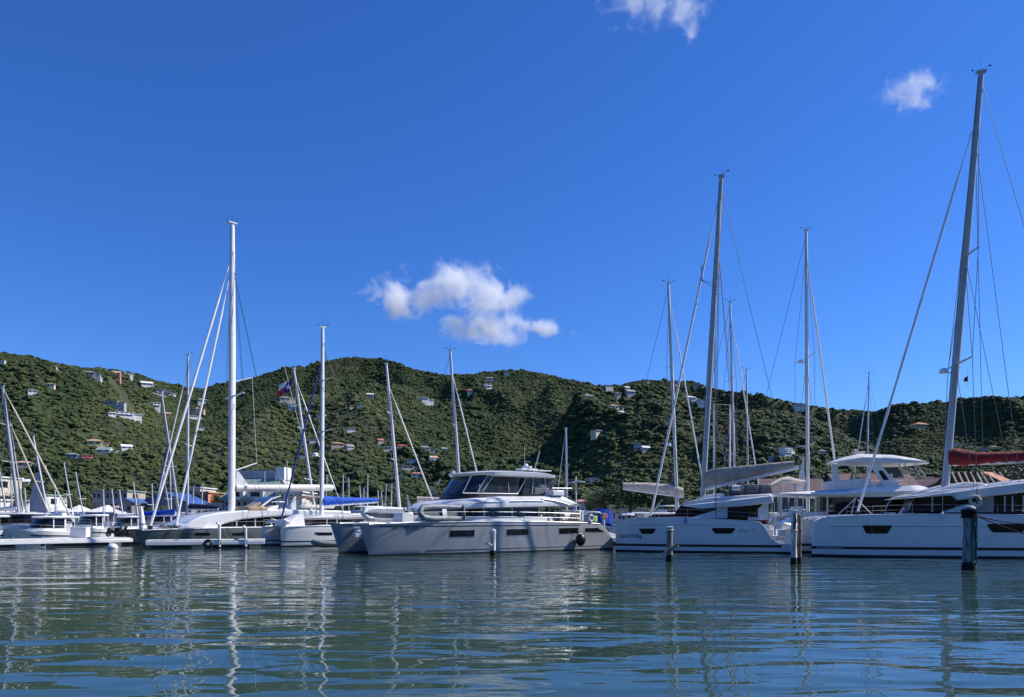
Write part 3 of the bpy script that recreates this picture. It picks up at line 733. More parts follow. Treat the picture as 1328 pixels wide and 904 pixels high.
def elba():
    B = 6.6; dn = -B / 2 + .85
    wins = [[(829.5, 686, 687.2), (832, 686, 692), (846.5, 686, 692), (849.5, 686, 687.2)], [(924, 685.2, 686.5), (927.5, 685.2, 691.6), (949, 685.2, 691.6), (952.5, 685.2, 686.4)]]
    p = dict(boot=.13, stripe_end=12.0, crease=2.02, dn=dn,
        glass=[([(872, 671.5), (877, 662), (883, 655.5), (908, 655), (906.5, 659), (931, 658.5), (932, 662), (915, 666), (897, 671.5)], dn, dn + .35, 'windscreen', GLASS),
               ([(943, 670.5), (943, 655), (986, 650.5), (986, 670.5)], dn + .02, dn + .25, 'side_window', GLASS)],
        bodies=[([(893, 672), (915, 665.5), (929, 661), (929, 672)], dn - .06, -dn + .06, 'cabin_side', GELB, .05),
                ([(929, 672), (929, 657), (943.5, 655), (943.5, 672)], dn - .02, -dn + .02, 'cabin_side', CREAMG, .02),
                ([(884, 656), (905, 653), (1002, 642), (1003, 652), (960, 657), (908, 660)], dn - .35, -dn + .35, 'roof_edge', GELB, .10),
                ([(881, 655.5), (893, 650), (925, 644.5), (965, 642), (1000, 640), (1001, 645), (950, 650), (900, 655)], dn - .10, -dn + .10, 'coachroof', GELB, .10),
                ([(905, 646), (917, 641.5), (940, 639.5), (938, 645), (915, 648)], dn + .5, -dn - .5, 'roof_hatch', GELB, .05),
                ])
    bt, Hs = swoosh_cat('sailing_catamaran', "pale blue sailing catamaran with taupe boom cover and grey cushions on its roof", (797, 56.2), (1027, 53.1), B,
        [(796, 682), (799, 677), (806, 674.5), (820, 672.8), (850, 671.5), (885, 671), (940, 674), (987, 677), (1003, 702.5), (1010, 704.5), (1027, 705.5)], .95, wins, (.42, .60), p)
    rt = bt.root; h = Hs[0]; hwn = .95
    # inner cabin volume (dark saloon behind the panes)
    k = MB(); a = bt.xz(880, 660, dn); b = bt.xz(1000, 660, dn); z0 = bt.xz(900, 672, dn)[1]; z1 = bt.xz(960, 651, dn)[1]
    stack(k, [(a[0] - .2, b[0], -dn - .25, z0 - .3), (a[0] + .5, b[0], -dn - .3, z1 - .1)], uf=.2, ef=2.6); k.build('saloon', GLASS, rt)
    # mullions
    k = MB()
    for px in (952.5, 962, 972.5, 981):
        q = bt.at(px, 660, dn - .02)
        for sg in (1, -1): k.b2((q.x - .05, (q.y - .02) * sg, bt.at(px, 671, dn).z), (q.x + .05, (q.y + .04) * sg, bt.at(px, 653, dn).z))
    k.build('mullion', BLACKP, rt)
    # transom steps and cockpit
    k = MB()
    for sg in (1, -1):
        for i in range(4):
            xx = bt.xz(990 + i * 4.5, 690, -B / 2)[0]; z = 2.1 - i * .42
            k.b2((xx, sg * (B / 2 - 1.75), .35), (xx + .45, sg * (B / 2 - .25), z))
    k.build('transom_step', GEL, rt)
    xs_ = bt.xz(1003, 690, -B / 2)[0]
    k = MB(); k.b2((xs_ - .6, -B / 2 + 1.9, .75), (xs_ + .2, B / 2 - 1.9, 2.0)); k.b2((xs_ - 1.0, -1.9, 1.0), (xs_ + .9, .4, 1.25)); k.build('aft_cockpit', GEL, rt, bevel=.08)
    k = MB(); k.b2((xs_ - 1.6, -1.2, 1.9), (xs_ - .6, 1.4, 2.5)); k.b2((xs_ - .7, -1.3, 1.9), (xs_ - .5, 1.5, 2.9)); k.build('cockpit_seat', CREAMG, rt, bevel=.06)
    k = MB(); k.b2((xs_ + .3, -B / 2 + .4, 1.15), (xs_ + .95, -B / 2 + 1.4, 1.75)); k.build('stern_locker', GEL, rt, bevel=.08)
    k = MB()
    for px, y0_, y1_ in ((1000, 652, 676), (1018, 643, 668), (1036, 641, 690), (1005, 643, 668)):
        q = bt.at(px, y0_, 0); w_ = bt.at(px, y1_, 0)
        for dd in (-2.3, 2.3): k.tube((q.x, dd, q.z), (w_.x, dd, w_.z), .035, n=6)
    k.build('post', STEEL, rt)
    k = MB(); rail(k, [(xs_ - .4, -B / 2 + .4, 2.1), (xs_ + .1, -B / 2 + 1.5, 2.0), (xs_ + .1, B / 2 - 1.5, 2.0)], .7, 3, .9, .018); k.build('stern_rail', STEEL, rt)
    # davits
    k = MB()
    for dd in (-1.4, 1.4): k.path([(xs_ + .1, dd, 1.9), (xs_ + .5, dd, 2.6), (xs_ + 1.7, dd, 2.75)], .06, 8)
    k.build('davit', STEEL, rt)
    # flybridge cushions and helm
    k = MB(); px_prism(bt, [(946, 642), (946, 629.5), (966, 628), (1002, 628), (1002, 641)], dn + .7, 1.2, k); k.build('lounge_cushion', CUSHG, rt, bevel=.12)
    k = MB()
    for a_, b_ in ((948, 965), (967, 984), (986, 1001)):
        q = bt.at(a_, 631, dn + .62); w_ = bt.at(b_, 640, dn + .62); k.b2((q.x, q.y - .06, w_.z), (w_.x, q.y + .1, q.z))
    k.build('back_cushion', CUSHG, rt, bevel=.07)
    k = MB(); q = bt.at(951, 633, dn + .5); k.tube(q + Vector((-.1, -.2, 0)), q + Vector((.5, -.2, 0)), .2, n=10); k.build('rolled_cover', BUOYW, rt)
    k = MB(); px_prism(bt, [(947.5, 629), (950.5, 620), (952.5, 629)], dn + .8, dn + .9, k); k.build('wind_deflector', CREAM, rt)
    # rig
    base = bt.at(911.5, 643, 0); top = bt.at(935.5, 229, 0)
    hb = bt.at(843.5, 671, 0); hb.y = 0
    zc = h.z(7)
    rig(bt, base, top, .20, MASTG, spreaders=((.665, 1.7),), shrouds=((base.x + .9, -B / 2 + .2, zc), (base.x + .9, B / 2 - .2, zc)),
        head=((hb, .915, .085, MASTW),), back=(((bt.xz(1012, 520, 0)[0] + 0, bt.s * 2.2, bt.xz(1015, 540, 0)[1]), .97), ((base.x + 2.9, -2.6, zc), .80), ((base.x + 2.9, 2.6, zc), .80)), radar=None)
    k = MB(); q = base.lerp(top, .665)
    k.tube(q + Vector((0, 0, .0)), q + Vector((-1.2, -.6, .25)), .03, n=5); k.tube(q + Vector((0, 0, -.3)), q + Vector((-1.2, -.6, .25)), .03, n=5); k.tube(q + Vector((-1.0, -.5, .2)), q + Vector((-1.0, -.5, 1.3)), .05, n=6); k.build('mast_bracket', STEEL, rt)
    a_ = bt.at(914, 634, 0); b_ = bt.at(1036, 606, 0)
    cov = [(bt.xz(914, 620, 0)[0], bt.xz(914, 634, 0)[1], bt.xz(914, 611, 0)[1]), (bt.xz(930, 620, 0)[0], bt.xz(930, 630, 0)[1], bt.xz(930, 607, 0)[1]), (bt.xz(980, 620, 0)[0], bt.xz(980, 619, 0)[1], bt.xz(980, 602.5, 0)[1]), (bt.xz(1030, 605, 0)[0], bt.xz(1030, 606, 0)[1], bt.xz(1030, 597.5, 0)[1])]
    boom(bt, cov, TAUPE, a_, b_, .13, MASTW, w=.55)
    # v struts at the bow, rail
    k = MB()
    for sg in (1, -1):
        P = [(x_, sg * (B / 2 - .2), h.z(x_)) for x_ in (.9, 3, 5.4, 8, 10.2)]
        rail(k, P, .62, 2, 2.0, .014)
    rail(k, [(.9, -B / 2 + .2, h.z(.9)), (.8, -1.8, zb0 := h.z(.9)), ], .62, 2, 1.2, .016)
    k.tube((hb.x - .2, -.9, h.z(2)), (hb.x + .9, 0, h.z(2) + 1.5), .03, n=5); k.tube((hb.x - .2, .9, h.z(2)), (hb.x + .9, 0, h.z(2) + 1.5), .03, n=5)
    k.build('guard_rail', STEEL, rt)
    k = MB()
    for x_ in (1.0, 6.2, 10.0):
        for q in Hs: k.box((x_, q.vc, q.z(x_) + .05), (.3, .07, .08))
    k.build('cleat', STEEL, rt)
    # gas strut / fender on the shroud base
    q = bt.at(889, 674, -B / 2 - .05); MB().path([q + Vector((0, 0, .35)), q, q + Vector((0, 0, -.25))], [.02, .05, .07], 6).build('fender_strap', BLUEC, rt)
    # writing
    q = bt.at(801, 697.5, -B / 2); hull_text("Liquid Ending", .50, STRIPE, bt, h, q.x, q.z, .3, .66)
    q = bt.at(958, 690.3, -B / 2); hull_text("Elba 45", .36, FRAME, bt, h, q.x, q.z, .1, 1.15)
    # ensign on a staff
    fl = empty('ensign', bt.world(xs_ - .35, -B / 2 + .9, 2.0), rt.rotation_euler.z, "red and white ensign drooping on the stern rail of the catamaran with taupe boom cover", "flag")
    MB().tube((0, 0, 0), (.5, 0, 2.1), .025, n=6).build('staff', STEEL, fl)
    def cloth(x0, x1, z0, z1, z2, m, nm):
        k = MB(); rg = []
        for i in range(12):
            f_ = i / 11; x_ = x0 + (x1 - x0) * f_; w_ = .09 * math.sin(f_ * 11); rg.append([(x_, w_, z0 + (z2 - z0) * f_), (x_, w_ + .03, z1 - .1 * f_), (x_, w_ + .045, z1 - .1 * f_), (x_, w_ + .02, z0 + (z2 - z0) * f_)])
        k.loft(rg).build(nm, m, fl, smooth=60)
    cloth(.1, -1.35, 1.05 + .85, .40, .6, SAILW, 'white_field'); cloth(.1, -1.4, .40, -.12, .38, REDC, 'red_field')
    return bt
EL = elba()

# ------------------------------------------------------------------ 3. right catamaran with the red cover
def right_cat():
    B = 7.0; dn = -B / 2 + .9
    wins = [[(1120, 682, 683), (1123.5, 682, 691.5), (1151, 682, 691.5), (1155.5, 682, 683)], [(1281, 680, 681), (1286, 680, 690), (1326, 680, 690), (1333, 680, 681)]]
    p = dict(boot=.14, stripe_end=13.8, crease=2.0, dn=dn, bridge_end=.97,
        glass=[([(1178, 664), (1182, 652), (1188, 645), (1237, 642.5), (1246, 650), (1262, 648), (1262, 652), (1240, 657), (1224, 664)], dn, dn + .35, 'windscreen', GLASS),
               ([(1288, 664), (1288, 643), (1345, 637), (1345, 664)], dn + .02, dn + .25, 'side_window', GLASS)],
        bodies=[([(1222, 664.5), (1243, 656.5), (1266, 651), (1266, 664.5)], dn - .08, -dn + .08, 'cabin_side', GELB, .05),
                ([(1266, 664.5), (1266, 645), (1289, 643), (1289, 664.5)], dn - .02, -dn + .02, 'cabin_side', TAUPE, .02),
                ([(1180, 646), (1215, 640), (1350, 622), (1350, 636), (1290, 643), (1243, 649), (1237, 642.5)], dn - .40, -dn + .40, 'roof_edge', GELB, .12),
                ([(1186, 643.5), (1215, 635.5), (1262, 632), (1285, 628), (1350, 619), (1350, 630), (1250, 639), (1200, 644)], dn - .05, -dn + .05, 'coachroof', GELB, .14),
                ([(1200, 638), (1228, 631), (1252, 625), (1270, 625.5), (1284, 629), (1240, 634)], dn + .6, -dn - .6, 'roof_hatch', GELB, .08)])
    bt, Hs = swoosh_cat('sailing_catamaran', "pale blue sailing catamaran with dark red boom cover at the right edge of the photo", (1057, 48.9), (1375, 46.2), B,
        [(1057, 683), (1060, 676.5), (1066, 673), (1078, 670.5), (1120, 668.5), (1180, 667), (1240, 667), (1340, 668), (1352, 672), (1375, 705)], .98, wins, (.50, .68), p)
    rt = bt.root; h = Hs[0]
    k = MB(); a = bt.xz(1190, 660, dn); b = bt.xz(1360, 660, dn); z0 = bt.xz(1200, 665, dn)[1]; z1 = bt.xz(1290, 640, dn)[1]
    stack(k, [(a[0] - .5, b[0], -dn - .25, z0 - .3), (a[0] + .3, b[0], -dn - .3, z1 - .15)], uf=.2, ef=2.6); k.build('saloon', GLASS, rt)
    k = MB()
    for px in (1209, 1303, 1313, 1327): 
        q = bt.at(px, 655, dn - .02)
        for sg in (1, -1): k.b2((q.x - .045, (q.y - .03) * sg, bt.at(px, 664, dn).z), (q.x + .045, (q.y + .04) * sg, bt.at(px, 643, dn).z))
    k.build('mullion', FRAME, rt)
    base = bt.at(1225.5, 634, 0); top = bt.at(1272.5, 94, 0); zc = h.z(7)
    hb = bt.at(1111.5, 666, 0)
    rig(bt, base, top, .26, MASTG, spreaders=((.30, 2.0), (.56, 1.45)), shrouds=((base.x + .8, -B / 2 + .3, zc), (base.x + .8, B / 2 - .3, zc)),
        head=((hb, .86, .085, MASTW),), back=(((base.x + 7.5, -1.5, 9.0), .985), ((base.x + 3.6, -2.9, zc), .84), ((base.x + 3.6, 2.9, zc), .84), ((base.x + 3.2, -2.9, zc), .56)), radar=(.285, -1))
    cov = [(bt.xz(a_, 600, 0)[0], bt.xz(a_, lo, 0)[1], bt.xz(a_, hi, 0)[1]) for a_, hi, lo in ((1229, 580, 604), (1245, 582.5, 605), (1270, 586.5, 603), (1300, 586, 600.5), (1345, 584, 598))]
    boom(bt, cov, REDC, bt.at(1229, 602, 0), bt.at(1352, 597, 0), .13, MASTG, w=.6)
    k = MB()
    for q_ in ((1250, 607, 1246, 620), (1290, 603, 1286, 596)): pass
    for sg in (1, -1):
        P = [(x_, sg * (B / 2 - .2), h.z(x_)) for x_ in (1.0, 3.6, 6, 8.6, 11, 13)]
        rail(k, P[1:], .62, 2, 2.3, .013)
    k.tube(bt.at(1086, 668, -.8), bt.at(1111, 645, 0), .04, n=6); k.tube(bt.at(1104, 667, -.2), bt.at(1109, 646, 0), .05, n=6); k.tube(bt.at(1130, 666, .8), bt.at(1112, 648, 0), .03, n=6)
    k.build('guard_rail', STEEL, rt)
    q = bt.at(1222, 667, -B / 2 - .04); k = MB(); k.tube(q + Vector((.1, .1, 2.6)), q + Vector((0, 0, .1)), .02, n=5); k.build('shroud', STEEL, rt); MB().ball(q + Vector((0, 0, -.05)), .15, 10, 8, (.8, .6, 1.5)).build('chainplate_cover', GELB, rt)
    q = bt.at(1060.3, 712.3, -B / 2); hull_text("FOUNTAINE PAJOT", .15, GEL, bt, h, q.x + .1, .535, 0, 1.2, off=.016)
    k = MB()
    for x_ in (1.0, 6.2, 9.2):
        for q in Hs: k.box((x_, q.vc, q.z(x_) + .05), (.3, .07, .08))
    k.build('cleat', STEEL, rt)
    lx = bt.at(1265, 650, -B / 2 + .15); lw = bt.world(lx.x, -B / 2 + .15, lx.z)
    r_ = empty('life_ring', lw, rt.rotation_euler.z, "beige horseshoe life ring on the rail above the thick rope-draped pile", "life ring")
    MB().torus((0, 0, 0), .30, .10).build('ring', CREAM, r_); MB().tube((-.05, .1, -.75), (-.05, .1, 0), .025, n=5).tube((.15, .1, -.75), (.15, .1, 0), .025, n=5).build('bracket', STEEL, r_)
    # small burgee under the spreader
    q = base.lerp(top, .27) + Vector((.7, -.3, 0)); pf = bt.world(q.x, q.y, q.z); fo = empty('burgee', pf, 0, "tiny red courtesy pennant below the lower spreader of the tall right mast", "flag")
    MB().loft([[(0, 0, 0), (0, .02, 0), (.02, .02, -.36), (.02, 0, -.36)], [(-.2, .05, -.12), (-.2, .07, -.12), (-.24, .07, -.4), (-.24, .05, -.4)]]).build('cloth', REDC, fo); MB().tube((0, 0, -.8), (0, 0, .5), .01, n=4).build('halyard', WIRE, fo)
    return bt
RC = right_cat()
# ------------------------------------------------------------------ 4. white flybridge power catamaran behind
def fly_cat():
    B = 6.6; dn = -B / 2 + .7
    bt = Boat('power_catamaran', (1345, 64), (1012, 65.5), B, "white flybridge power catamaran with open hardtop on curved arches, moored behind the front row", "motor yacht"); rt = bt.root
    Hs = cat_hulls(bt, [(1345, 664), (1300, 664), (1200, 666), (1080, 668), (1030, 671), (1015, 680), (1012, 690)], 1.0, GEL, rake=.5, ft=.3)
    X = lambda px, d=dn: bt.xz(px, 650, d)[0]; Zz = lambda py, px=1140, d=dn: bt.xz(px, py, d)[1]
    P = lambda poly, d0, d1, nm, m, bv=0: (lambda k: k.build(nm, m, rt, bevel=bv))(MB().prism([bt.xz(a, b, d0) for a, b in poly], bt.s * d0, bt.s * d1))
    P([(1082, 668), (1082, 643), (1160, 643), (1157, 654), (1146, 668)], dn + .15, -dn - .15, 'saloon_glass', GLASS)
    P([(1146, 668), (1150, 661), (1159, 652), (1166, 643), (1190, 645), (1215, 652), (1235, 668)], dn + .05, -dn - .05, 'cabin_side', GEL, .1)
    P([(1156, 668), (1163, 660), (1172, 653), (1182, 652), (1176, 668)], dn + .0, -dn - .0, 'cabin_panel', CREAMG, .05)
    # the deck roof
    m_ = MB(); df = -B / 2 + .3; xa, xe = bt.xz(1218, 636, -1)[0], bt.xz(1003, 640, 0)[0]
    zt = lambda py, px: bt.xz(px, py, df)[1]
    bot = lin(bt.xz(1217, 636, df)[0], zt(637, 1217), bt.xz(1195, 645, df)[0], zt(643.5, 1195), bt.xz(1090, 645, df)[0], zt(645, 1090), xe, zt(641.5, 1003))
    top = lin(bt.xz(1217, 633, df)[0], zt(634, 1217), bt.xz(1195, 629, df)[0], zt(629, 1195), bt.xz(1125, 633, df)[0], zt(632, 1125), bt.xz(1090, 637, df)[0], zt(637.5, 1090), xe, zt(638, 1003))
    stack(m_, [(xa + .5, xe - .3, -df - .3, bot), (xa, xe, -df, lambda q: (bot(q) + top(q)) / 2), (xa + .5, xe - .3, -df - .3, top)], uf=.22, ef=2.3, n=26); m_.build('flybridge', GEL, rt, smooth=50)
    # fly coaming, seats
    dc = dn + .55
    P([(1086, 636), (1086, 623), (1128, 620), (1134, 634)], dc, -dc, 'coaming', GELB, .08)
    k = MB()
    for a, b in ((1087, 1104), (1105, 1118), (1119, 1130)): q, w_ = bt.at(a, 623, dc - .06), bt.at(b, 631, dc - .06); k.b2((q.x, q.y, w_.z), (w_.x, q.y + bt.s * .25, q.z + .0))
    k.build('back_cushion', CREAMG, rt, bevel=.06)
    k = MB()
    for a in (1150, 1158): q = bt.at(a, 626, 0); k.box(q, (.5, 1.1, .8)); k.box(q + Vector((.3, 0, .4)), (.15, 1.1, .8))
    k.build('helm_seat', CREAMG, rt, bevel=.07)
    P([(1134, 634), (1140, 626), (1166, 624), (1168, 634)], dc + .8, -dc - .8, 'helm_console', GEL, .06)
    # arches
    for sgn in (1, -1):
        d0 = dc if sgn > 0 else -dc - .25
        P([(1128, 600), (1141, 600), (1166, 632), (1148, 633)], d0, d0 + .25, 'arch', GEL, .05)
        P([(1139, 611), (1144, 610), (1153, 622), (1146, 623)], d0 - .015, d0 + .265, 'arch_window', GLASS)
        P([(1079, 601), (1086, 601), (1087, 610), (1091, 629), (1080, 631)], d0, d0 + .25, 'rear_post', CREAMG, .05)
    k = MB()
    for a, b in (((1165, 600), (1172, 618)), ((1172, 600), (1180, 616)), ((1184, 600), (1193, 617)), ((1188, 601), (1200, 617))):
        for sg in (1, -1): p, q = bt.at(*a, dc), bt.at(*b, dc); k.tube((p.x, p.y * sg, p.z), (q.x, q.y * sg, q.z), .045, n=6)
    k.build('screen_frame', FRAME, rt)
    k = MB(); rr = [bt.at(1163, 618, dc), bt.at(1200, 617, dc)]; a_, b_ = bt.at(1165, 601, dc), bt.at(1190, 601, dc)
    k.loft([[(p.x, s_ * dc, p.z) for p in (a_, b_, rr[1], rr[0])] for s_ in (1, .97)]).build('windscreen', VINYL, rt)
    m_ = MB(); dh = dn + .25; xa, xe = bt.xz(1203, 599, -.5)[0], bt.xz(1075, 597, .8)[0]; zt = lambda py, px: bt.xz(px, py, dh)[1]
    top = lin(xa, zt(599, 1201), bt.xz(1192, 594, dh)[0], zt(594.5, 1192), bt.xz(1165, 590, dh)[0], zt(590, 1165), bt.xz(1120, 588.5, dh)[0], zt(588.5, 1120), bt.xz(1085, 590, dh)[0], zt(590, 1085), xe, zt(596, 1074))
    bot = lin(xa, zt(600.5, 1201), bt.xz(1170, 603, dh)[0], zt(602, 1170), bt.xz(1130, 600, dh)[0], zt(600, 1130), xe, zt(599, 1074))
    stack(m_, [(xa + .7, xe - .6, -dh - .5, bot), (xa + .05, xe, -dh, lambda q: bot(q) + .08), (xa, xe, -dh, lambda q: (top(q) * .6 + bot(q) * .4)), (xa + .4, xe - .4, -dh - .35, lambda q: top(q) - .02), (xa + 1.2, xe - 1.2, -dh - 1.2, lambda q: top(q) + .1)], uf=.25, ef=2.4, ub=.1, n=26)
    ht = m_.build('hardtop', CREAMG, rt, smooth=50)
    k = MB(); q = bt.at(1113, 587, 0); k.box(q, (1.0, .6, .16)); k.ball(q + Vector((.3, 0, .2)), .2, 10, 6, (1, 1, .6)); k.build('horn_light', CREAM, ht, bevel=.04)
    # rails
    k = MB(); pts = [bt.at(px, 628, df + .1) for px in (1165, 1180, 1200, 1212)]
    for sg in (1, -1): rail(k, [(p.x, p.y * sg, p.z) for p in pts], .62, 2, 1.1, .025)
    pts = [bt.at(px, 667, -B / 2 + .1) for px in (1150, 1180, 1220, 1260, 1300, 1335)]
    for sg in (1, -1): rail(k, [(p.x, p.y * sg, p.z) for p in pts], .7, 2, 1.6, .02)
    k.build('guard_rail', STEEL, rt)
    k = MB()
    for px in (1058, 1073, 1012): q = bt.at(px, 640, dn); w_ = bt.at(px, 670, dn); k.tube((q.x, q.y, q.z), (q.x, q.y, w_.z), .07, n=8); k.tube((q.x, -q.y, q.z), (q.x, -q.y, w_.z), .07, n=8)
    k.build('post', CREAMG, rt)
    k = MB(); q = bt.at(1040, 668, 0); k.box(q, (3.5, 3.2, .6)); k.box(q + Vector((.5, 0, .5)), (.3, 3.0, .6)); k.build('cockpit_sofa', GEL, rt, bevel=.1)
    # grab-rack and folded awning on the aft roof
    k = MB(); P0 = [bt.at(px, 637, dn + .5) for px in (1000, 1012, 1023, 1034, 1046)]
    for sg in (1, -1): rail(k, [(p.x, p.y * sg, p.z) for p in P0], .72, 3, .8, .035)
    k.build('roof_rack', FRAME, rt)
    k = MB(); rg = []
    for i, (px, t_, b_) in enumerate(((985, 631, 632), (1000, 627, 631.5), (1012, 620, 629), (1022, 618, 627), (1032, 621, 627), (1040, 623.5, 626))):
        q = bt.xz(px, t_, 0); w_ = bt.xz(px, b_, 0); c = (q[1] + w_[1]) / 2; hh = (q[1] - w_[1]) / 2
        rg.append([(q[0] + .05 * math.sin(j * 3 + i), (1.1 + .2 * math.sin(j + i)) * math.sin(j * math.pi / 5), c + hh * math.cos(j * math.pi / 5)) for j in range(10)])
    k.loft(rg).build('folded_awning', CREAM, rt, smooth=60)
fly_cat()

# ------------------------------------------------------------------ 5. large sage green catamaran on the left
def sage_cat():
    B = 9.0; bt = Boat('sailing_catamaran', (189, 65.2), (470, 79.5), B, "large sage grey sailing catamaran with tall white mast and long cream boom", "catamaran"); rt = bt.root
    Hs = cat_hulls(bt, [(184, 688), (215, 687), (262, 685.5), (345, 684), (430, 683), (470, 683)], 1.15, GELS, rake=.8, ft=.3, flare=.95, boot=.12, bridge=(.12, .97), bridge_z=1.0)
    h = Hs[0]; dn = -B / 2 + 1.5
    for a, b in ((253, 273), (301, 320)): hull_window(bt, h, [(a, 691.8, 693.5), (a + 1.5, 691, 694.6), (b - 1.5, 690.8, 694.4), (b, 691.5, 693.4)])
    P = lambda poly, d0, d1, nm, m, bv=0, sm=30: MB().prism([bt.xz(a, b, d0) for a, b in poly], bt.s * d0, bt.s * d1).build(nm, m, rt, bevel=bv, smooth=sm)
    P([(222, 685), (232, 682), (262, 675.5), (262, 685)], dn + .9, -dn - .9, 'forward_window', GLASSB)
    # white swoop roof
    P([(232, 686), (248, 676), (262, 669), (285, 664.5), (320, 661.5), (350, 660.5), (440, 662), (470, 664), (470, 672), (440, 671), (380, 669), (345, 670.5), (315, 673.5), (292, 679), (282, 683), (280, 686)], dn, -dn, 'roof_shell', GEL, .14, 40)
    P([(283, 683), (295, 678), (316, 673.5), (346, 670.5), (380, 669.5), (470, 672), (470, 683)], dn + .25, -dn - .25, 'saloon_glass', GLASS)
    P([(232, 688), (282, 683.5), (470, 682), (470, 688)], dn - .3, -dn + .3, 'cabin_base', GEL, .05)
    k = MB()
    for px in (307, 331, 352, 372, 395):
        q = bt.at(px, 676, dn + .2); k.b2((q.x - .06, q.y - .03, bt.at(px, 683, dn).z), (q.x + .06, q.y + .05, bt.at(px, 671, dn).z))
    k.build('mullion', FRAME, rt)
    # fly deck: sun pads, windshield, tapered fin, rolled covers
    k = MB(); a, b = bt.at(313, 664, -1.5), bt.at(340, 660, -1.5); k.b2((a.x, -3, a.z), (b.x, 2, b.z + .2)); k.build('sun_pad', CUSHT, rt, bevel=.15)
    k = MB(); q = bt.at(328, 657, -.5); k.box(q, (1.2, 1.6, .5), 0, -.5); k.build('lounge_chair', TAUPE, rt, bevel=.06)
    P([(334, 660), (352, 647), (364, 643.5), (366, 645), (352, 651), (343, 660)], -2.2, 2.2, 'fly_windscreen', VINYL)
    P([(332, 661), (352, 646), (364, 642.5), (365, 643.5), (353, 648), (336, 661)], -2.3, -2.15, 'screen_frame', GELB)
    P([(338, 662), (352, 657), (362, 655), (360, 662)], -2.3, 2.3, 'fly_coaming', GEL, .1)
    P([(373, 661), (381, 646), (384, 643), (384, 661)], -2.6, -2.45, 'side_fin', GELB)
    k = MB(); a, b = bt.at(384, 644, -1), bt.at(412, 647, -1); k.b2((a.x, -2.6, a.z - .12), (b.x, 2.6, a.z + .06)); k.build('bimini', TAUPE, rt, bevel=.04)
    k = MB()
    for px in (386, 411): q = bt.at(px, 646, -2.3); k.tube(q, (q.x, q.y, bt.at(px, 661, -2.3).z), .05, n=6); k.tube((q.x, 2.3, q.z), (q.x, 2.3, bt.at(px, 661, -2.3).z), .05, n=6)
    k.build('post', STEEL, rt)
    k = MB(); a, b = bt.at(388, 659, -2), bt.at(432, 655, -2); k.b2((a.x, -2.4, a.z), (b.x, 2.4, b.z)); k.build('fly_seating', CREAMG, rt, bevel=.12)
    base = bt.at(300.5, 664, 0); top = bt.at(301.5, 290, 0)
    f1 = bt.at(207, 664, 0); f2 = bt.at(181, 668, 0)
    xb = 1.2; hz_ = h.z(2)
    rig(bt, base, top, .36, MASTW, spreaders=((.40, 2.5),), shrouds=((base.x + 1.6, -B / 2 + .4, 2.2), (base.x + 1.6, B / 2 - .4, 2.2)), taper_=.6,
        head=(((1.6, 0, hz_ + .2), .85, .12, MASTW), ((3.9, 0, hz_ + .3), .80, .11, MASTW)), back=(((base.x + 4.0, -4.0, 2.4), .85), ((base.x + 4.0, 4.0, 2.4), .85), ((base.x + 3.0, -3.6, 8), .86)), wires_r=.019)
    a, b = bt.at(306, 633, 0), bt.at(432, 632.5, 0)
    MB().path([a, a.lerp(b, .97), b], [.36, .36, .26], 12, flat=1.0).build('boom', CREAMG, rt)
    P([(306, 630), (307, 611), (310, 612), (324, 631)], -.12, .12, 'sail_bundle', SAILW)
    k = MB(); q = bt.at(306, 610, 0); w_ = bt.at(333, 600.5, 0); k.tube(q, w_, .07, n=8); k.tube(w_, bt.at(327, 490, 0), .02, n=4); k.tube(bt.at(327, 490, 0), bt.at(302, 495, 0), .04, n=5); k.build('topping_strut', MASTW, rt)
    k = MB()
    for sg in (1, -1): rail(k, [(x_, sg * (B / 2 - .15), h.z(x_)) for x_ in (1, 5, 9, 13, 18)], .6, 1, 1.6, .016)
    k.build('guard_rail', STEEL, rt)
    # lashed fender line hanging on the topside
    k = MB()
    for px in (213 + 75, 318): q = bt.at(px, 686, -B / 2 - .1); k.tube(q, q + Vector((.3, 0, -1.0)), .03, n=5)
    k.build('fender', BLACKP, rt)
    # standing cone-shaped cover near the bows
    q = bt.world(.9, -.3, hz_); c_ = empty('rolled_headsail', q, 0, "white upright rolled sail bag standing on the bows of the sage grey catamaran", "sail bag")
    MB().path([(0, 0, 0), (-.1, 0, .5), (-.16, 0, 1.7), (-.2, 0, 2.1)], [.36, .3, .17, .08], 10).build('bag', SAILW, c_, smooth=60)
    MB().torus((-.05, 0, .5), .31, .03, 'z').build('strap', ROPEK, c_)
    return bt
SC = sage_cat()

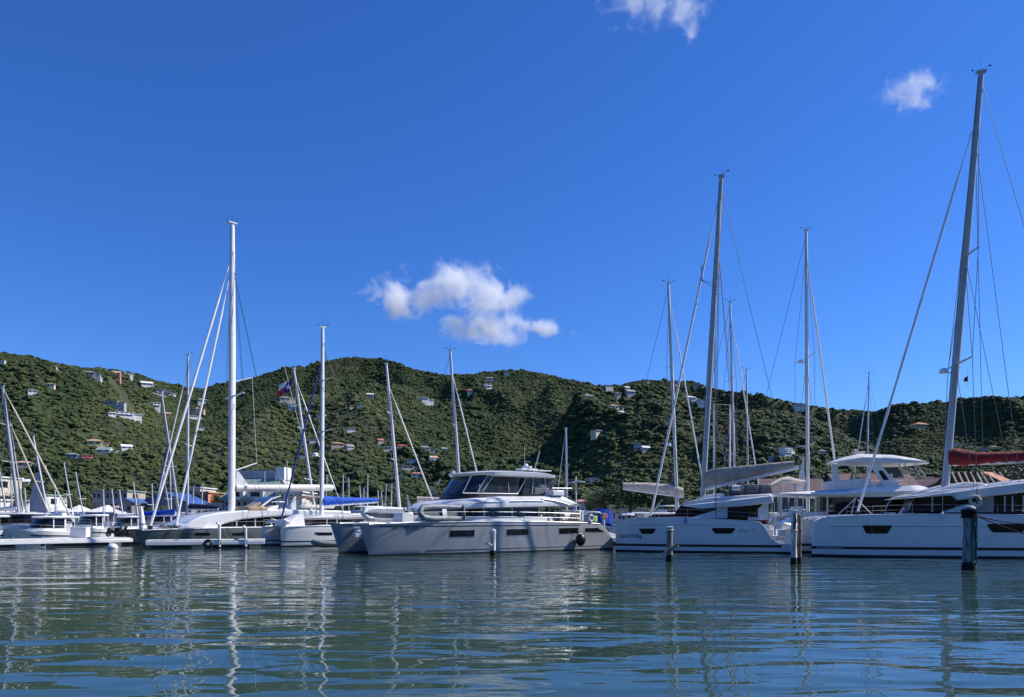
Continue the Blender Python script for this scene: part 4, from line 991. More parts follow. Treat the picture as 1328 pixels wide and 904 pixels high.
# ------------------------------------------------------------------ 6. catamaran with bright blue cover
def blue_cat():
    B = 6.4; dn = -B / 2 + .8
    wins = [[(409, 690.5, 691.5), (413, 690.5, 694), (430, 690.5, 694), (431, 690.5, 694)]]
    bt = Boat('sailing_catamaran', (370, 64.3), (560, 74), B, "white sailing catamaran with bright blue boom cover and white tarpaulin over its bows", "catamaran"); rt = bt.root
    Hs = cat_hulls(bt, [(369, 685), (375, 683.5), (400, 682.5), (470, 681), (520, 681), (560, 682)], .9, GELB, rake=.05, ft=.3, boot=.12, stripes=[('boot_stripe', STRIPE, .42, .52, .3, 11)])
    h = Hs[0]; hull_window(bt, h, wins[0])
    P = lambda poly, d0, d1, nm, m, bv=0: MB().prism([bt.xz(a, b, d0) for a, b in poly], bt.s * d0, bt.s * d1).build(nm, m, rt, bevel=bv)
    P([(403, 681.5), (408, 673.5), (412, 671.5), (470, 670), (470, 681.5)], dn, -dn, 'saloon_glass', GLASS)
    P([(400, 682), (418, 680.8), (520, 679), (520, 684), (400, 684)], dn - .2, -dn + .2, 'cabin_base', GEL, .04)
    P([(404, 672.5), (412, 669.5), (440, 667), (515, 664), (520, 669), (440, 672.5)], dn - .1, -dn + .1, 'coachroof', GEL, .1)
    k = MB()
    for px in (424, 437): q = bt.at(px, 676, dn); k.b2((q.x - .05, q.y - .03, bt.at(px, 681, dn).z), (q.x + .05, q.y + .05, bt.at(px, 671, dn).z))
    k.build('mullion', FRAME, rt)
    # tarpaulin and sail bags over the bow net
    k = MB(); rg = []
    for i, (px, t_, b_) in enumerate(((363, 680, 683), (370, 675, 683), (378, 669.5, 683), (386, 667, 682), (389.5, 666.5, 682), (390, 676, 682))):
        q = bt.xz(px, t_, -1.2); w_ = bt.xz(px, b_, -1.2); rg.append([(q[0], -2.2, w_[1]), (q[0], -1.9, q[1] - .1), (q[0] + .1, -.6, q[1]), (q[0], 1.0, q[1] - .3), (q[0], 1.6, w_[1])])
    k.loft(rg).build('tarpaulin', SAILW, rt, smooth=50)
    k = MB(); k.path([(.5, -2.6, 2.1), (.7, -1.4, 2.3), (.6, 0, 2.15), (.8, 1.5, 2.3), (.6, 2.6, 2.1)], [.14, .2, .16, .2, .12], 8); k.build('rolled_sail', SAILW, rt, smooth=60)
    k = MB(); k.add([(.8, -1.7, 1.75), (3.2, -1.7, 1.8), (3.2, 1.7, 1.8), (.8, 1.7, 1.75)], [(0, 1, 2, 3)]); k.build('trampoline', NET, rt)
    base = bt.at(417, 670, 0); top = bt.at(418.5, 425, 0); q = bt.at(364, 672, 0)
    rig(bt, base, top, .22, ALU, spreaders=((.45, 1.5), (.72, 1.2)), shrouds=((base.x + .8, -B / 2 + .2, 2.1), (base.x + .8, B / 2 - .2, 2.1)),
        head=((((.9, 0, 2.2)), .80, .09, mat("canvas_deep_blue", (.01, .045, .20), .8)),), back=(((base.x + 6, -2.5, 2.2), .9), ((base.x + 6, 2.5, 2.2), .9)), radar=(.325, -1))
    cov = [(bt.xz(a_, 600, 0)[0], bt.xz(a_, lo, 0)[1], bt.xz(a_, hi, 0)[1]) for a_, hi, lo in ((419, 643.5, 655.5), (426, 643.5, 655), (450, 645, 653), (475, 645.5, 651), (490, 646, 650))]
    boom(bt, cov, BLUEC, bt.at(419, 656, 0), bt.at(489, 651, 0), .1, MASTW, w=.6)
    k = MB()
    for sg in (1, -1): rail(k, [(x_, sg * (B / 2 - .15), h.z(x_)) for x_ in (.5, 4, 8, 11.5)], .6, 2, 1.6, .016)
    k.build('guard_rail', STEEL, rt)
blue_cat()

# ------------------------------------------------------------------ background yachts
def yacht(label, top, base, Y, L_, dirn, r=.12, hullm=None, cover=None, cov_px=None, stay=None, spreaders=((.36, 1.1), (.66, .9)), group=None, radar=None, yaw=0.0, mastm=ALU, fb=1.25, cat=False, staym=MASTW, simple=False, deck=True, wind=True):
    """one moored yacht: hull, cabin, mast and boom; dirn = +1 when the bow points right in the photograph"""
    hullm = hullm or GEL
    mx = (base[0] - 664) * Y / F
    bowx = mx + dirn * L_ * .42; sternx = mx - dirn * L_ * .58
    a = yaw; bw = cat and 5.6 or 3.6
    p0 = (664 + bowx * F / (Y - a), Y - a - bw / 2); p1 = (664 + sternx * F / (Y + a), Y + a - bw / 2)
    bt = Boat('sailing_catamaran' if cat else 'sailing_yacht', p0, p1, bw, label, "catamaran" if cat else "sailboat", group); rt = bt.root; L_ = bt.L
    sh = [(0, fb * 1.15), (L_ * .4, fb), (L_ * .85, fb), (L_, fb * .7)]
    mb = MB()
    if cat:
        hs = [Hull(L_, [(0, fb * 1.4), (L_ * .4, fb * 1.4), (L_ * .88, fb * 1.3), (L_, .5)], sg * (bw / 2 - .75), .75, .05) for sg in (-1, 1)]
        for q in hs: q.mesh(mb)
        mb.b2((L_ * .2, -bw / 2 + .8, .7), (L_ * .9, bw / 2 - .8, fb * 1.3)); h = hs[0]; zc = fb * 1.4
    else:
        h = Hull(L_, sh, 0, bw / 2, .9, ft=.5, tail=.8, draft=.4); h.mesh(mb); zc = fb
    mb.build('hull', hullm, rt)
    cw = bw / 2 - (.7 if cat else .75)
    if simple:
        k = MB(); stack(k, [(L_ * .30, L_ * .70, cw, zc - .05), (L_ * .36, L_ * .68, cw - .15, zc + (1.2 if cat else .5))], uf=.4); k.build('cabin', GEL, rt)
    else:
        zt = zc + (1.25 if cat else .55)
        k = MB(); stack(k, [(L_ * .28, L_ * .72, cw, zc - .05), (L_ * .33, L_ * .70, cw - .12, zt)], uf=.4, ef=2.2); cb = k.build('cabin', GEL, rt)
        k = MB(); stack(k, [(L_ * .295, L_ * .66, cw + .0, zc + .15), (L_ * .325, L_ * .65, cw - .06, zt - .12)], uf=.4, ef=2.2); k.build('window_band', GLASS, cb)
        k = MB(); stack(k, [(L_ * .31, L_ * .84, cw + .1, zt), (L_ * .33, L_ * .83, cw, zt + .12)], uf=.3) if cat else k.b2((L_ * .68, -1.3, zc + 1.55), (L_ * .88, 1.3, zc + 1.65)); k.build('bimini', (GEL if cat else (cover or NAVYC)), rt)
        k = MB()
        for sx in (.70, .86):
            for sg in (-1.2, 1.2): k.tube((L_ * sx, sg, zc), (L_ * sx, sg, zc + (1.3 if cat else 1.6)), .03, n=5)
        k.build('post', STEEL, rt)
        k = MB()
        for sg in (1, -1): rail(k, [(L_ * f_, sg * (bw / 2 - .15) * (taper(f_, .5) if not cat else 1), h.z(L_ * f_)) for f_ in (.04, .25, .5, .75, .95)], .6, 2, 1.8, .02)
        k.build('guard_rail', STEEL, rt)
    b_ = bt.at(base[0], base[1], 0); t_ = bt.at(top[0], top[1], 0); b_ = Vector((b_.x, b_.y, max(b_.z, .3)))
    if b_.z > zc: b0 = Vector((b_.x - (t_.x - b_.x) / (t_.z - b_.z) * (b_.z - zc), 0, zc)); b_ = b0
    head = ()
    if stay: s1 = bt.at(stay[1][0], stay[1][1], 0); fr = (bt.at(stay[0][0], stay[0][1], 0).z - b_.z) / (t_.z - b_.z); head = (((max(.2, s1.x), 0, zc + .2), fr, stay[2] if len(stay) > 2 else .075, staym),)
    rig(bt, b_, t_, r, mastm, spreaders=spreaders, shrouds=((b_.x + .5, -bw / 2 + .2, zc), (b_.x + .5, bw / 2 - .2, zc)) if spreaders else None, head=head, back=(((L_ * .97, 0, zc), .985),) if wind else (), wires_r=.019, radar=radar, wind=wind)
    if cov_px:
        cov = [(bt.xz(a_, 600, 0)[0], bt.xz(a_, lo, 0)[1], bt.xz(a_, hi, 0)[1]) for a_, hi, lo in cov_px]
        A0, A1 = cov_px[0], cov_px[-1]; boom(bt, cov, cover or SAILW, bt.at(A0[0], A0[2] + .5, 0), bt.at(A1[0], A1[2] + .5, 0), .09, MASTW, w=.5)
    elif not simple:
        zb = zc + 1.7; boom(bt, [(b_.x + .3, zb, zb + .45), (b_.x + L_ * .38, zb, zb + .22)], cover or SAILW, (b_.x + .2, 0, zb), (b_.x + L_ * .4, 0, zb), .08, ALU, w=.4)
    return bt

Y1 = yacht("white catamaran with cream boom cover behind the taupe-covered catamaran's bow", (867, 368), (878, 655), 76, 11.5, 1, .17, cover=CREAM, cov_px=((886, 633, 644), (870, 628.5, 641), (840, 626, 637), (808, 626, 633.5)), stay=((868, 396), (921, 645)), cat=True, radar=(.335, 1), spreaders=((.33, 1.3), (.66, 1.3)))
Y2 = yacht("sailing yacht whose slim mast with two long spreaders rises above the taupe boom cover", (947, 392), (953, 632), 84, 12, 1, .14, stay=((949, 415), (993, 640)), spreaders=((.33, 2.3), (.66, 2.3)))
yacht("sailing yacht with the shorter thin mast right of the two-spreader mast", (968, 480), (970, 640), 100, 11, 1, .12, spreaders=((.55, 1.0),))
yacht("white catamaran with silver mast carrying a radar dome, just left of the open hardtop", (1045.5, 299), (1047.5, 655), 78, 12.5, 1, .2, stay=((1048, 345), (1118, 660), .11), spreaders=((.27, 2.6), (.565, 2.6)), cat=True, radar=(.555, 1), cov_px=((1042, 588, 634), (1041, 596, 634), (1036, 618, 634), (1033, 631, 634)))
yacht("sailing yacht with thin mast standing behind the open hardtop", (1127, 484), (1124, 640), 112, 11, -1, .13, stay=((1125, 500), (1098, 645)), spreaders=((.6, 1.0),))
yacht("sailing yacht with radar mast and cream boom cover behind the power catamaran's windscreen", (584, 455), (598, 655), 80, 12.5, 1, .15, cover=CREAM, cov_px=((592, 643, 650), (575, 645, 650.5), (556, 644.5, 650), (541, 644, 649)), stay=((588, 492), (636, 655)), spreaders=((.28, 1.2), (.58, 1.2)), radar=(.32, 1))
yacht("sailing yacht with white mast raked left and bare white boom, above the power catamaran's bows", (501, 472), (519, 668), 78, 13, 1, .16, mastm=MASTW, cov_px=((516, 659, 664), (490, 660, 665), (455, 662, 665)), stay=((507, 505), (575, 662)), spreaders=((.42, 1.1), (.7, 1.0)))
Y8 = yacht("sailing yacht with white raked mast and star flag on its backstay", (381, 478), (408, 662), 98, 14, 1, .19, mastm=MASTW, stay=((384, 497), (452, 660)), spreaders=((.30, 1.4), (.62, 1.2)), radar=(.44, 1), yaw=1)
yacht("sailing yacht with navy boom cover, its grey mast left of the tall white mast", (244, 461), (243, 668), 88, 13, -1, .15, cover=NAVYC, cov_px=((246, 653, 660), (265, 654, 660), (283, 656, 660)), stay=((243, 480), (189, 665)), spreaders=((.48, 1.2),))
yacht("sailing yacht with dark grey mast leaning left and blue furled sail, behind the crossing forestays", (209, 508), (232, 668), 92, 13, 1, .18, mastm=MASTG, cover=BLUEC, cov_px=((226, 660, 668), (205, 662, 668), (184, 664, 668)), spreaders=((.45, 1.4), (.97, 1.6)), yaw=.5)
yacht("sailing yacht with blue furled headsail slanting beside the dark grey mast", (219, 560), (222, 660), 102, 10, -1, .10, stay=((218, 572), (196, 668), .10), staym=mat("canvas_deep_blue", (.01, .045, .20), .8), spreaders=())
yacht("white catamaran at the far left with grey mast and two cream furled sails slanting right", (3, 501), (25, 672), 84, 13, 1, .2, mastm=MASTG, stay=((9, 508), (96, 684), .10), staym=CREAM, spreaders=((.45, 1.4), (.72, 1.1)), cat=True)
yacht("sailing yacht with cream forestay between the far left grey mast and the hoisted sail", (13, 548), (32, 675), 90, 10.5, 1, .07, stay=((14, 552), (71, 686), .085), staym=CREAM, spreaders=())
Y12 = yacht("sailing yacht with a grey sail hoisted and dark boom cover near the left edge", (43, 566), (63, 672), 95, 12, 1, .13, cover=NAVYC, cov_px=((60, 664.5, 668), (40, 664.5, 668), (26, 665, 668)), spreaders=((.5, 1.0),))
k = MB(); pts = [(50.5, 611), (46, 619), (41.5, 634), (39, 650), (38.5, 664), (60, 664), (58.5, 645), (54.5, 626)]
P0 = [Y12.xz(a, b, 0) for a, b in pts]; k.prism(P0, -.05, .05); k.build('hoisted_sail', mat("sail_grey", (.42, .44, .50), .8, var=.12, scale=1.5), Y12.root)
k = MB()
for py in (624, 637, 650): a, b = Y12.at(40 + (664 - py) * .09, py, 0), Y12.at(57, py, 0); k.tube(a + Vector((0, -.06, 0)), b + Vector((0, -.06, 0)), .03, n=4); k.tube(a + Vector((0, .06, 0)), b + Vector((0, .06, 0)), .03, n=4)
k.build('sail_batten', FRAME, Y12.root)
yacht("small yacht with short white mast above the stern of the grey power catamaran", (734, 556), (735, 660), 74, 9, -1, .12, mastm=MASTW, stay=((733, 566), (717, 650), .03), spreaders=(), wind=False)
far = [("leftmost thin mast at the photo's left edge", -2, 600, 9, 98), ("thin mast just right of the far left mast's foot", 14, 615, 16, 120), ("thin mast left of the hoisted grey sail", 24, 622, 28, 118), ("low thin mast touching the hoisted grey sail's left edge", 32, 634, 35, 125),
       ("thin mast right behind the hoisted sail", 71, 630, 73, 128), ("leaning mast above the white marquee's left half", 83, 601, 95, 112), ("leaning mast above the white marquee's middle", 98, 613, 109, 118), ("upright mast left of the beige apartment block", 134, 635, 135, 122),
       ("mast before the beige apartment block's left half", 145, 635, 149, 126), ("mast before the beige apartment block's right half", 155, 636, 160, 130), ("mast before the gable of the blue roofed warehouse", 173, 626, 179, 112), ("mast before the blue roof, left of the grey mast", 197, 628, 199, 118), ("mast before the blue roof's right half", 212, 613, 221, 116)]
for i, (lb, tx, ty, bx_, Yd) in enumerate(far):
    yacht("white yacht with " + lb, (tx, ty), (bx_, 672), Yd, 10 + (i % 3), 1 if i % 2 else -1, .11, cover=(NAVYC, BLUEC, SAILW)[i % 3], spreaders=((.5, .9),), group="yachts moored in rows off the left shore", yaw=(i % 3 - 1) * 1.5, wind=False)
mids = [(424, 617), (445, 615), (452, 620), (466.5, 631), (472, 634), (477, 616), (490, 636), (494.5, 638), (501, 629), (508, 628), (372, 598), (343, 612), (263, 628), (251, 632)]
nth = ("first", "second", "third", "fourth", "fifth", "sixth", "seventh", "eighth", "ninth", "tenth")
for i, (tx, ty) in enumerate(mids):
    lb = (f"distant yacht, {nth[i]} from the left of ten bare masts over the bright blue cover" if i < 10 else
          ("distant yacht with bare mast before the cream stepped building", "distant yacht with bare mast before the grey harbour building", "distant yacht with bare mast just left of the orange building", "distant yacht with bare mast right beside the navy-covered yacht's mast")[i - 10])
    yacht(lb, (tx, ty), (tx + (i % 4 - 1.5) * 1.6, 668), 128 + (i * 37) % 34, 9.5, 1 if i % 2 else -1, .11, spreaders=((.5, .8),), group="distant yachts with bare masts", simple=True, wind=False)
# far tiny sail
ts = empty('sailing_dinghy', (W(528, 671, 150).x, 150, 0), 0, "tiny sailing dinghy with white triangular sail left of the power catamaran's roof", "sailboat")
MB().loft([[(x, -w, .5), (x, 0, .0), (x, w, .5)] for x, w in ((-2, .05), (-1, .6), (1, .8), (2.2, .7))]).build('hull', GEL, ts)
MB().prism([(.1, .9), (1.9, 1.0), (1.2, 3.5), (.15, 6.9)], -.03, .03).build('sail', SAILW, ts); MB().tube((0, 0, .4), (0, 0, 7.2), .05, n=6).build('mast', ALU, ts)

# flag on the backstay
fo = W(374, 497, 96.5); fl = empty('star_flag', fo, 0, "flag with white star on blue and white over red stripes, flying from a backstay", "flag")
k = MB(); k.tube((1.8, 0, -7.0), (-.55, 0, 2.3), .04, n=5); k.build('halyard', ROPEW, fl)
def flagpart(u0, u1, v0, v1, m, nm, off=0.0, n=8):
    k = MB(); rg = []
    for i in range(n):
        u_ = u0 + (u1 - u0) * i / (n - 1)
        def pt(v_): return (-1.75 * u_ - .45 * v_ * (1) + .55, .12 * math.sin(u_ * 6.5 + v_) + off, -1.65 * v_ + .55 * (1 - u_) + (.12 * math.sin(u_ * 5)) - .1)
        a, b, c = pt(v0), pt((v0 + v1) / 2), pt(v1)
        rg.append([a, b, c, (c[0], c[1] + .02, c[2]), (b[0], b[1] + .02, b[2]), (a[0], a[1] + .02, a[2])])
    return k.loft(rg).build(nm, m, fl, smooth=60)
FB = mat("flag_blue", (.02, .03, .18), .8); FW = mat("flag_white", (.75, .75, .75), .8); FR = mat("flag_red", (.6, .02, .03), .8)
flagpart(0, .42, 0, 1, FB, 'blue_field'); flagpart(.42, 1, 0, .5, FW, 'white_stripe'); flagpart(.42, 1, .5, 1, FR, 'red_stripe')
k = MB(); c0 = Vector((-.02, -.04, -.5)); pts = []
for i in range(10): rr_ = .40 if i % 2 == 0 else .17; a_ = math.pi / 2 + i * math.pi / 5; pts.append((c0.x + rr_ * math.cos(a_), c0.z + rr_ * math.sin(a_)))
k.prism(pts, c0.y - .03, c0.y + .26); k.build('star', FW, fl)

# gantry frame between masts
gf = empty('lifting_frame', (W(933, 671, 82).x, 80.5, 0), 0, "tall white square frame standing between the slim masts, above the taupe boom cover", "mast frame")
k = MB(); x1_ = (942 - 933) * 80.5 / F; x0_ = (921 - 933) * 80.5 / F; zt_ = CZ + (671 - 525) * 80.5 / F
k.path([(x0_, 0, 0.2), (x0_, 0, zt_ + .05), (x1_, 0, zt_), (x1_ - .1, 0, 0.2)], .10, 8); k.build('frame', MASTW, gf)
k = MB(); k.tube((x0_, 0, zt_ - 1), (0.2, 0, zt_ - 6.0), .03, n=5); k.tube((x1_, 0, zt_ - 1), (-.6, 0, 2), .025, n=5); k.build('stay', STEEL, gf)
MB().prism([(-.15, zt_ - 2.9), (.35, zt_ - 2.6), (.25, zt_ - 1.9)], -.02, .02).build('pennant', REDC, gf)

# ------------------------------------------------------------------ motor boats
def motor(label, px0, px1, Y, pt, dirn=-1, accents=None, yaw=0, name='motor_cruiser', catg='motorboat', hullm=None, group=None):
    """hull between px0 and px1, roof top at row pt; bow left when dirn = -1"""
    b = (px0, Y - yaw) if dirn < 0 else (px1, Y - yaw); s_ = (px1, Y + yaw) if dirn < 0 else (px0, Y + yaw)
    bt = Boat(name, b, s_, 4.4, label, catg, group); rt = bt.root; L_ = bt.L
    H_ = CZ + (671 - pt) * Y / F; fb = min(1.6, H_ * .42)
    h = Hull(L_, [(0, fb * 1.25), (L_ * .5, fb), (L_ * .95, fb * .9), (L_, fb * .6)], 0, 2.2, 1.0, ft=.5, tail=.92); h.mesh().build('hull', hullm or GEL, rt)
    k = MB(); h.patch(k, [(1, fb * .55, fb * .68), (L_ * .9, fb * .45, fb * .55)], 1, n=16); h.patch(k, [(1, fb * .55, fb * .68), (L_ * .9, fb * .45, fb * .55)], -1, n=16); k.build('styling_stripe', STRIPE, rt)
    m_ = (H_ + fb) / 2 if H_ > 3.3 else H_ - .25
    k = MB(); stack(k, [(L_ * .22, L_ * .72, 1.85, fb - .1), (L_ * .25, L_ * .72, 1.8, fb + .3)], uf=.4); k.build('cabin', GEL, rt)
    k = MB(); stack(k, [(L_ * .26, L_ * .70, 1.75, fb + .3), (L_ * .36, L_ * .70, 1.6, m_)], uf=.35); k.build('window_band', GLASS, rt)
    k = MB(); stack(k, [(L_ * .33, L_ * .86, 1.9, m_), (L_ * .32, L_ * .88, 1.95, m_ + .12), (L_ * .36, L_ * .86, 1.8, m_ + .25)], uf=.3); k.build('roof', GEL, rt)
    k = MB()
    for f_ in (.5, .68): k.box((L_ * f_, -1.72, (fb + .3 + m_) / 2), (.1, .1, m_ - fb - .3)); k.box((L_ * f_, 1.72, (fb + .3 + m_) / 2), (.1, .1, m_ - fb - .3))
    for f_ in (.85,): k.tube((L_ * f_, -1.6, fb), (L_ * f_, -1.6, m_), .04); k.tube((L_ * f_, 1.6, fb), (L_ * f_, 1.6, m_), .04)
    k.build('pillar', GEL, rt)
    if H_ > 3.3:
        k = MB(); k.b2((L_ * .42, -1.5, m_ + .2), (L_ * .55, 1.5, m_ + .7)); k.build('fly_console', GEL, rt, bevel=.1)
        k = MB(); stack(k, [(L_ * .44, L_ * .80, 1.6, H_ - .12), (L_ * .46, L_ * .78, 1.5, H_)], uf=.3); k.build('hardtop', GEL, rt)
        k = MB()
        for f_ in (.47, .77):
            for sg in (-1.3, 1.3): k.tube((L_ * f_ + .3, sg, m_ + .2), (L_ * f_, sg, H_ - .1), .04, n=6)
        k.build('post', STEEL, rt)
        if accents:
            k = MB()
            for i in range(4): k.box((L_ * (.58 + .06 * i), -1.4, m_ + .5), (L_ * .045, .3, .5)); k.box((L_ * (.58 + .06 * i), 1.2, m_ + .5), (L_ * .045, .3, .5))
            k.build('cushion', accents, rt, bevel=.05)
    k = MB()
    for sg in (1, -1): rail(k, [(L_ * f_, sg * 2.0 * taper(f_, .5), h.z(L_ * f_)) for f_ in (.03, .15, .3, .5, .7)], .55, 1, 1.3, .02)
    k.build('guard_rail', STEEL, rt)
    return bt
motor("white flybridge yacht with turquoise cushions behind the left pontoon", 30, 112, 78, 669, -1, TEAL, yaw=2.6)
motor("white motor yacht with black windows at the photo's left edge, bow against the cushioned yacht", -60, 28, 80, 668, -1, yaw=2.4)
motor("white cabin cruiser between the cushioned yacht and the black scooters", 104, 150, 92, 667, -1, yaw=1.8)
motor("white cruiser below the white marquee's right end", 148, 196, 96, 669, -1, yaw=1.8)
motor("white motor yacht with high flybridge behind the bright blue boom cover", 428, 520, 88, 656, -1, yaw=2.5)
motor("small white cruiser behind the tiny sailing dinghy", 520, 580, 96, 664, -1)
motor("white workboat with low cabin under the dark tree, behind the power catamaran's stern", 802, 838, 82, 666, 1)
motor("white cruiser behind the bow of the taupe-covered catamaran", 826, 900, 92, 655, -1)
motor("white motor yacht partly hidden by the taupe-covered catamaran's mast", 905, 1000, 98, 652, 1)
motor("white cruiser behind the stern davits of the taupe-covered catamaran", 1000, 1060, 90, 660, -1)
motor("dark blue hulled cruiser far behind the red boom cover", 1240, 1345, 100, 640, -1, hullm=NAVYC)
motor("white cruiser beyond the sage grey catamaran's long cream boom", 330, 392, 104, 650, 1)

q = W(421, 705, 60.5); tender('rigid_inflatable', (q.x - 1.0, 60.6, .12), R(25), 2.7, 1.5, TUBEG, "small grey dinghy with white outboard cover afloat at the power catamaran's far bow")
q = W(1046, 690, 57); tender('rigid_inflatable', (q.x - 1.6, 57.5, 1.5), R(8), 3.0, 1.5, TUBEW, "white dinghy with outboard hanging between the two pale blue catamarans", ri=R(12))
q = W(150, 680, 66)

motor("white cruiser tied behind the left pontoon's boats, under the leaning masts", 62, 112, 98, 662, -1, yaw=2)
motor("white cruiser with low roof under the hoisted grey sail", 14, 62, 104, 664, -1, yaw=2)
motor("white cruiser between the sage grey bows and the deep blue roof", 188, 240, 100, 666, -1, yaw=2)
motor("white cruiser behind the rolled sail bag of the sage grey catamaran", 236, 292, 108, 665, -1, yaw=2)
# ------------------------------------------------------------------ pontoons, piles, buoy
def pontoon(label, px0, px1, Y, w, top, catg='pontoon', Y1=None):
    Y1 = Y1 or Y; x0, x1 = (px0 - 664) * Y / F, (px1 - 664) * Y1 / F; L_ = math.hypot(x1 - x0, Y1 - Y); yaw = math.atan2(Y1 - Y, x1 - x0)
    rt = empty('floating_pontoon', (x0, Y, 0), yaw, label, catg)
    MB().b2((0, 0, top - .12), (L_, w, top)).build('deck', CONC, rt, bevel=.02)
    MB().b2((.05, -.06, top - .42), (L_ - .05, w + .06, top - .121)).build('rubbing_strip', GEL, rt, bevel=.03)
    k = MB(); n = max(2, int(L_ / 5))
    for i in range(n): k.b2((L_ * (i + .1) / n, .1, -.2), (L_ * (i + .72) / n, w - .1, top - .42))
    k.build('pontoon_float', BOOT, rt)
    k = MB()
    for i in range(n): k.box((L_ * (i + .5) / n, .25, top + .06), (.35, .12, .12))
    k.build('cleat', STEEL, rt)
    return rt
PT1 = pontoon("long pale pontoon lying at the left edge before the white yachts", -80, 173, 58.5, 2.6, .74, Y1=68.6)
PT2 = pontoon("white edged pontoon lying against the sage grey catamaran", 188, 344, 60.6, 2.0, .72, Y1=63.6)
PT3 = pontoon("long main pontoon running behind the two pale blue catamarans", 700, 1400, 70, 2.4, .7)
def local_obj(name, pos, label, cat, parts_, rz=0.0, group=None):
    rt = empty(name, pos, rz, label, cat, group)
    for mb, nm, m, bv in parts_: mb.build(nm, m, rt, bevel=bv)
    return rt
# motor scooter like tangle on the pontoon: an outboard trolley with black engines
q = W(148, 700, 69.5)
def scooter(px, Y, label, rz):
    x = (px - 664) * Y / F; rt = empty('motor_scooter', (x, Y, .78), rz, label, "scooter")
    for sx in (-.65, .65): w = MB(); w.torus((sx, 0, .27), .2, .075, 'y', 16, 8); w.tube((sx, -.05, .27), (sx, .05, .27), .1, n=10); w.build('wheel', BLACKP, rt)
    MB().prism([(-.75, .5), (-.35, .3), (.25, .28), (.45, .75), (.6, 1.0), (.5, 1.05), (.3, .6), (.0, .42), (-.25, .7), (-.7, .75)], -.16, .16).build('body', BLACKP, rt, bevel=.04)
    MB().box((-.4, 0, .8), (.62, .26, .12)).build('seat', CUSHG, rt, bevel=.04); MB().tube((.52, -.3, 1.1), (.52, .3, 1.1), .025).tube((.52, 0, .8), (.52, 0, 1.1), .03).build('handlebar', STEEL, rt)
scooter(150, 69.8, "black scooter parked at the right end of the left pontoon", R(8))
scooter(158, 70.4, "second black scooter, nearer the sage grey bows, on the left pontoon", R(-15))
local_obj('mooring_buoy', ((146 - 664) * 61.5 / F, 61.5, .06), "small white buoy floating before the left pontoon", "buoy", [(MB().ball((0, 0, .05), .36, 14, 8, (1.2, 1, .85)), 'float', BUOYW, 0), (MB().torus((0, 0, .4), .08, .02, 'x', 10, 5), 'ring', STEEL, 0)])
local_obj('gas_locker', ((104 - 664) * 67.6 / F, 67.6, .74), "white dock box beside ropes on the left pontoon", "dock box", [(MB().box((0, 0, .45), (1.5, .7, .9)), 'box', GEL, .06), (MB().box((0, 0, .94), (1.6, .8, .08)), 'lid', GEL, .03)])
for i, px in enumerate((18, 57)):
    local_obj('dock_fender', ((px - 664) * (61.9 + px * .038) / F, 61.75 + px * .038, .45), ("dark cylinder fender hanging on the left pontoon below the grey mast", "dark cylinder fender hanging on the left pontoon below the hoisted sail")[i], "fender", [(MB().tube((0, 0, -.35), (0, 0, .3), .16, n=10), 'cylinder', CUSHG, .03), (MB().tube((0, 0, .3), (0, .1, .5), .02, n=5), 'line', ROPEW, 0)])
for i, (px, tp) in enumerate(((285, 690), (319, 693))):
    Yq = 60.6 + 3.0 * (px - 188) / 156; x = (px - 664) * Yq / F
    local_obj('dock_post', (x, Yq - .05, .72), ("white hooked post on the white edged pontoon, left one", "short white hooked post on the white edged pontoon, right one")[i], "dock post", [(MB().path([(0, 0, -.6), (0, 0, 1.25 - .3 * i), (-.12, 0, 1.4 - .3 * i), (-.25, 0, 1.36 - .3 * i)], .11, 8), 'pipe', BUOYW, 0), (MB().box((0, 0, -.2), (.3, .12, .4)), 'bracket', STEEL, .01)])
x = (271 - 664) * 62.1 / F
local_obj('tyre_fender', (x, 61.95, .35), "black tyre fender hanging at the middle of the white edged pontoon", "tyre", [(MB().torus((0, 0, 0), .3, .13), 'tyre', BLACKP, 0), (MB().tube((0, .02, .25), (0, .1, .45), .02, n=5), 'rope', ROPEW, 0)])

def pile(label, px, pt, wy, w_px, m, extra=None, lean=0.0, m2=None):
    Y = wlY(wy); x = (px - 664) * Y / F; r = w_px / 2 * Y / F; H_ = CZ + (671 - pt) * Y / F
    rt = empty('mooring_pile', (x, Y, 0), 0, label, "mooring pile", "mooring piles standing in the water before the boats")
    k = MB(); n = 12; rg = []
    for i in range(n + 1):
        z = -.8 + (H_ + .8) * i / n; f_ = 1 - .10 * i / n
        rg.append([(lean * z + r * f_ * (1 + .07 * math.sin(j * 2.2 + i * .7) + .05 * math.sin(j * 5.1 + i * 1.9)) * math.cos(2 * math.pi * j / 12), r * f_ * (1 + .06 * math.sin(j * 3.1 + i)) * math.sin(2 * math.pi * j / 12), z + (.02 * math.sin(j * 2) if i == n else 0)) for j in range(12)])
    k.loft(rg).build('post', m, rt, smooth=50)
    k = MB(); k.path([(lean * z, 0, z) for z in (-.8, 0, .25, .38)], [r * 1.18, r * 1.2, r * 1.1, r * 1.02], 12); k.build('marine_growth', GROWTH, rt, smooth=50)
    return rt, Y, x, r, H_
rt, Y_, x_, r_, H_ = pile("pale slim mooring pile before the grey power catamaran's side", 639.5, 687.5, 721, 7.5, WOODP)
MB().path([(-r_ * 1.3, -.05, H_ - .08), (0, -.05, H_ + .05), (r_ * .9, 0, H_ - .05)], .07, 6).build('cap', BUOYW, rt)
MB().path([(-.55, -.2, H_ - .95), (-.3, -.22, H_ - .85), (-.1, -.2, H_ - 1.05), (.1, -.2, H_ - 1.0)], .07, 6).build('rope_knot', ROPEW, rt)
rt, Y_, x_, r_, H_ = pile("weathered mooring pile with a plank tied across it, before the taupe-covered catamaran", 868.5, 684.5, 728, 8.5, WOODG)
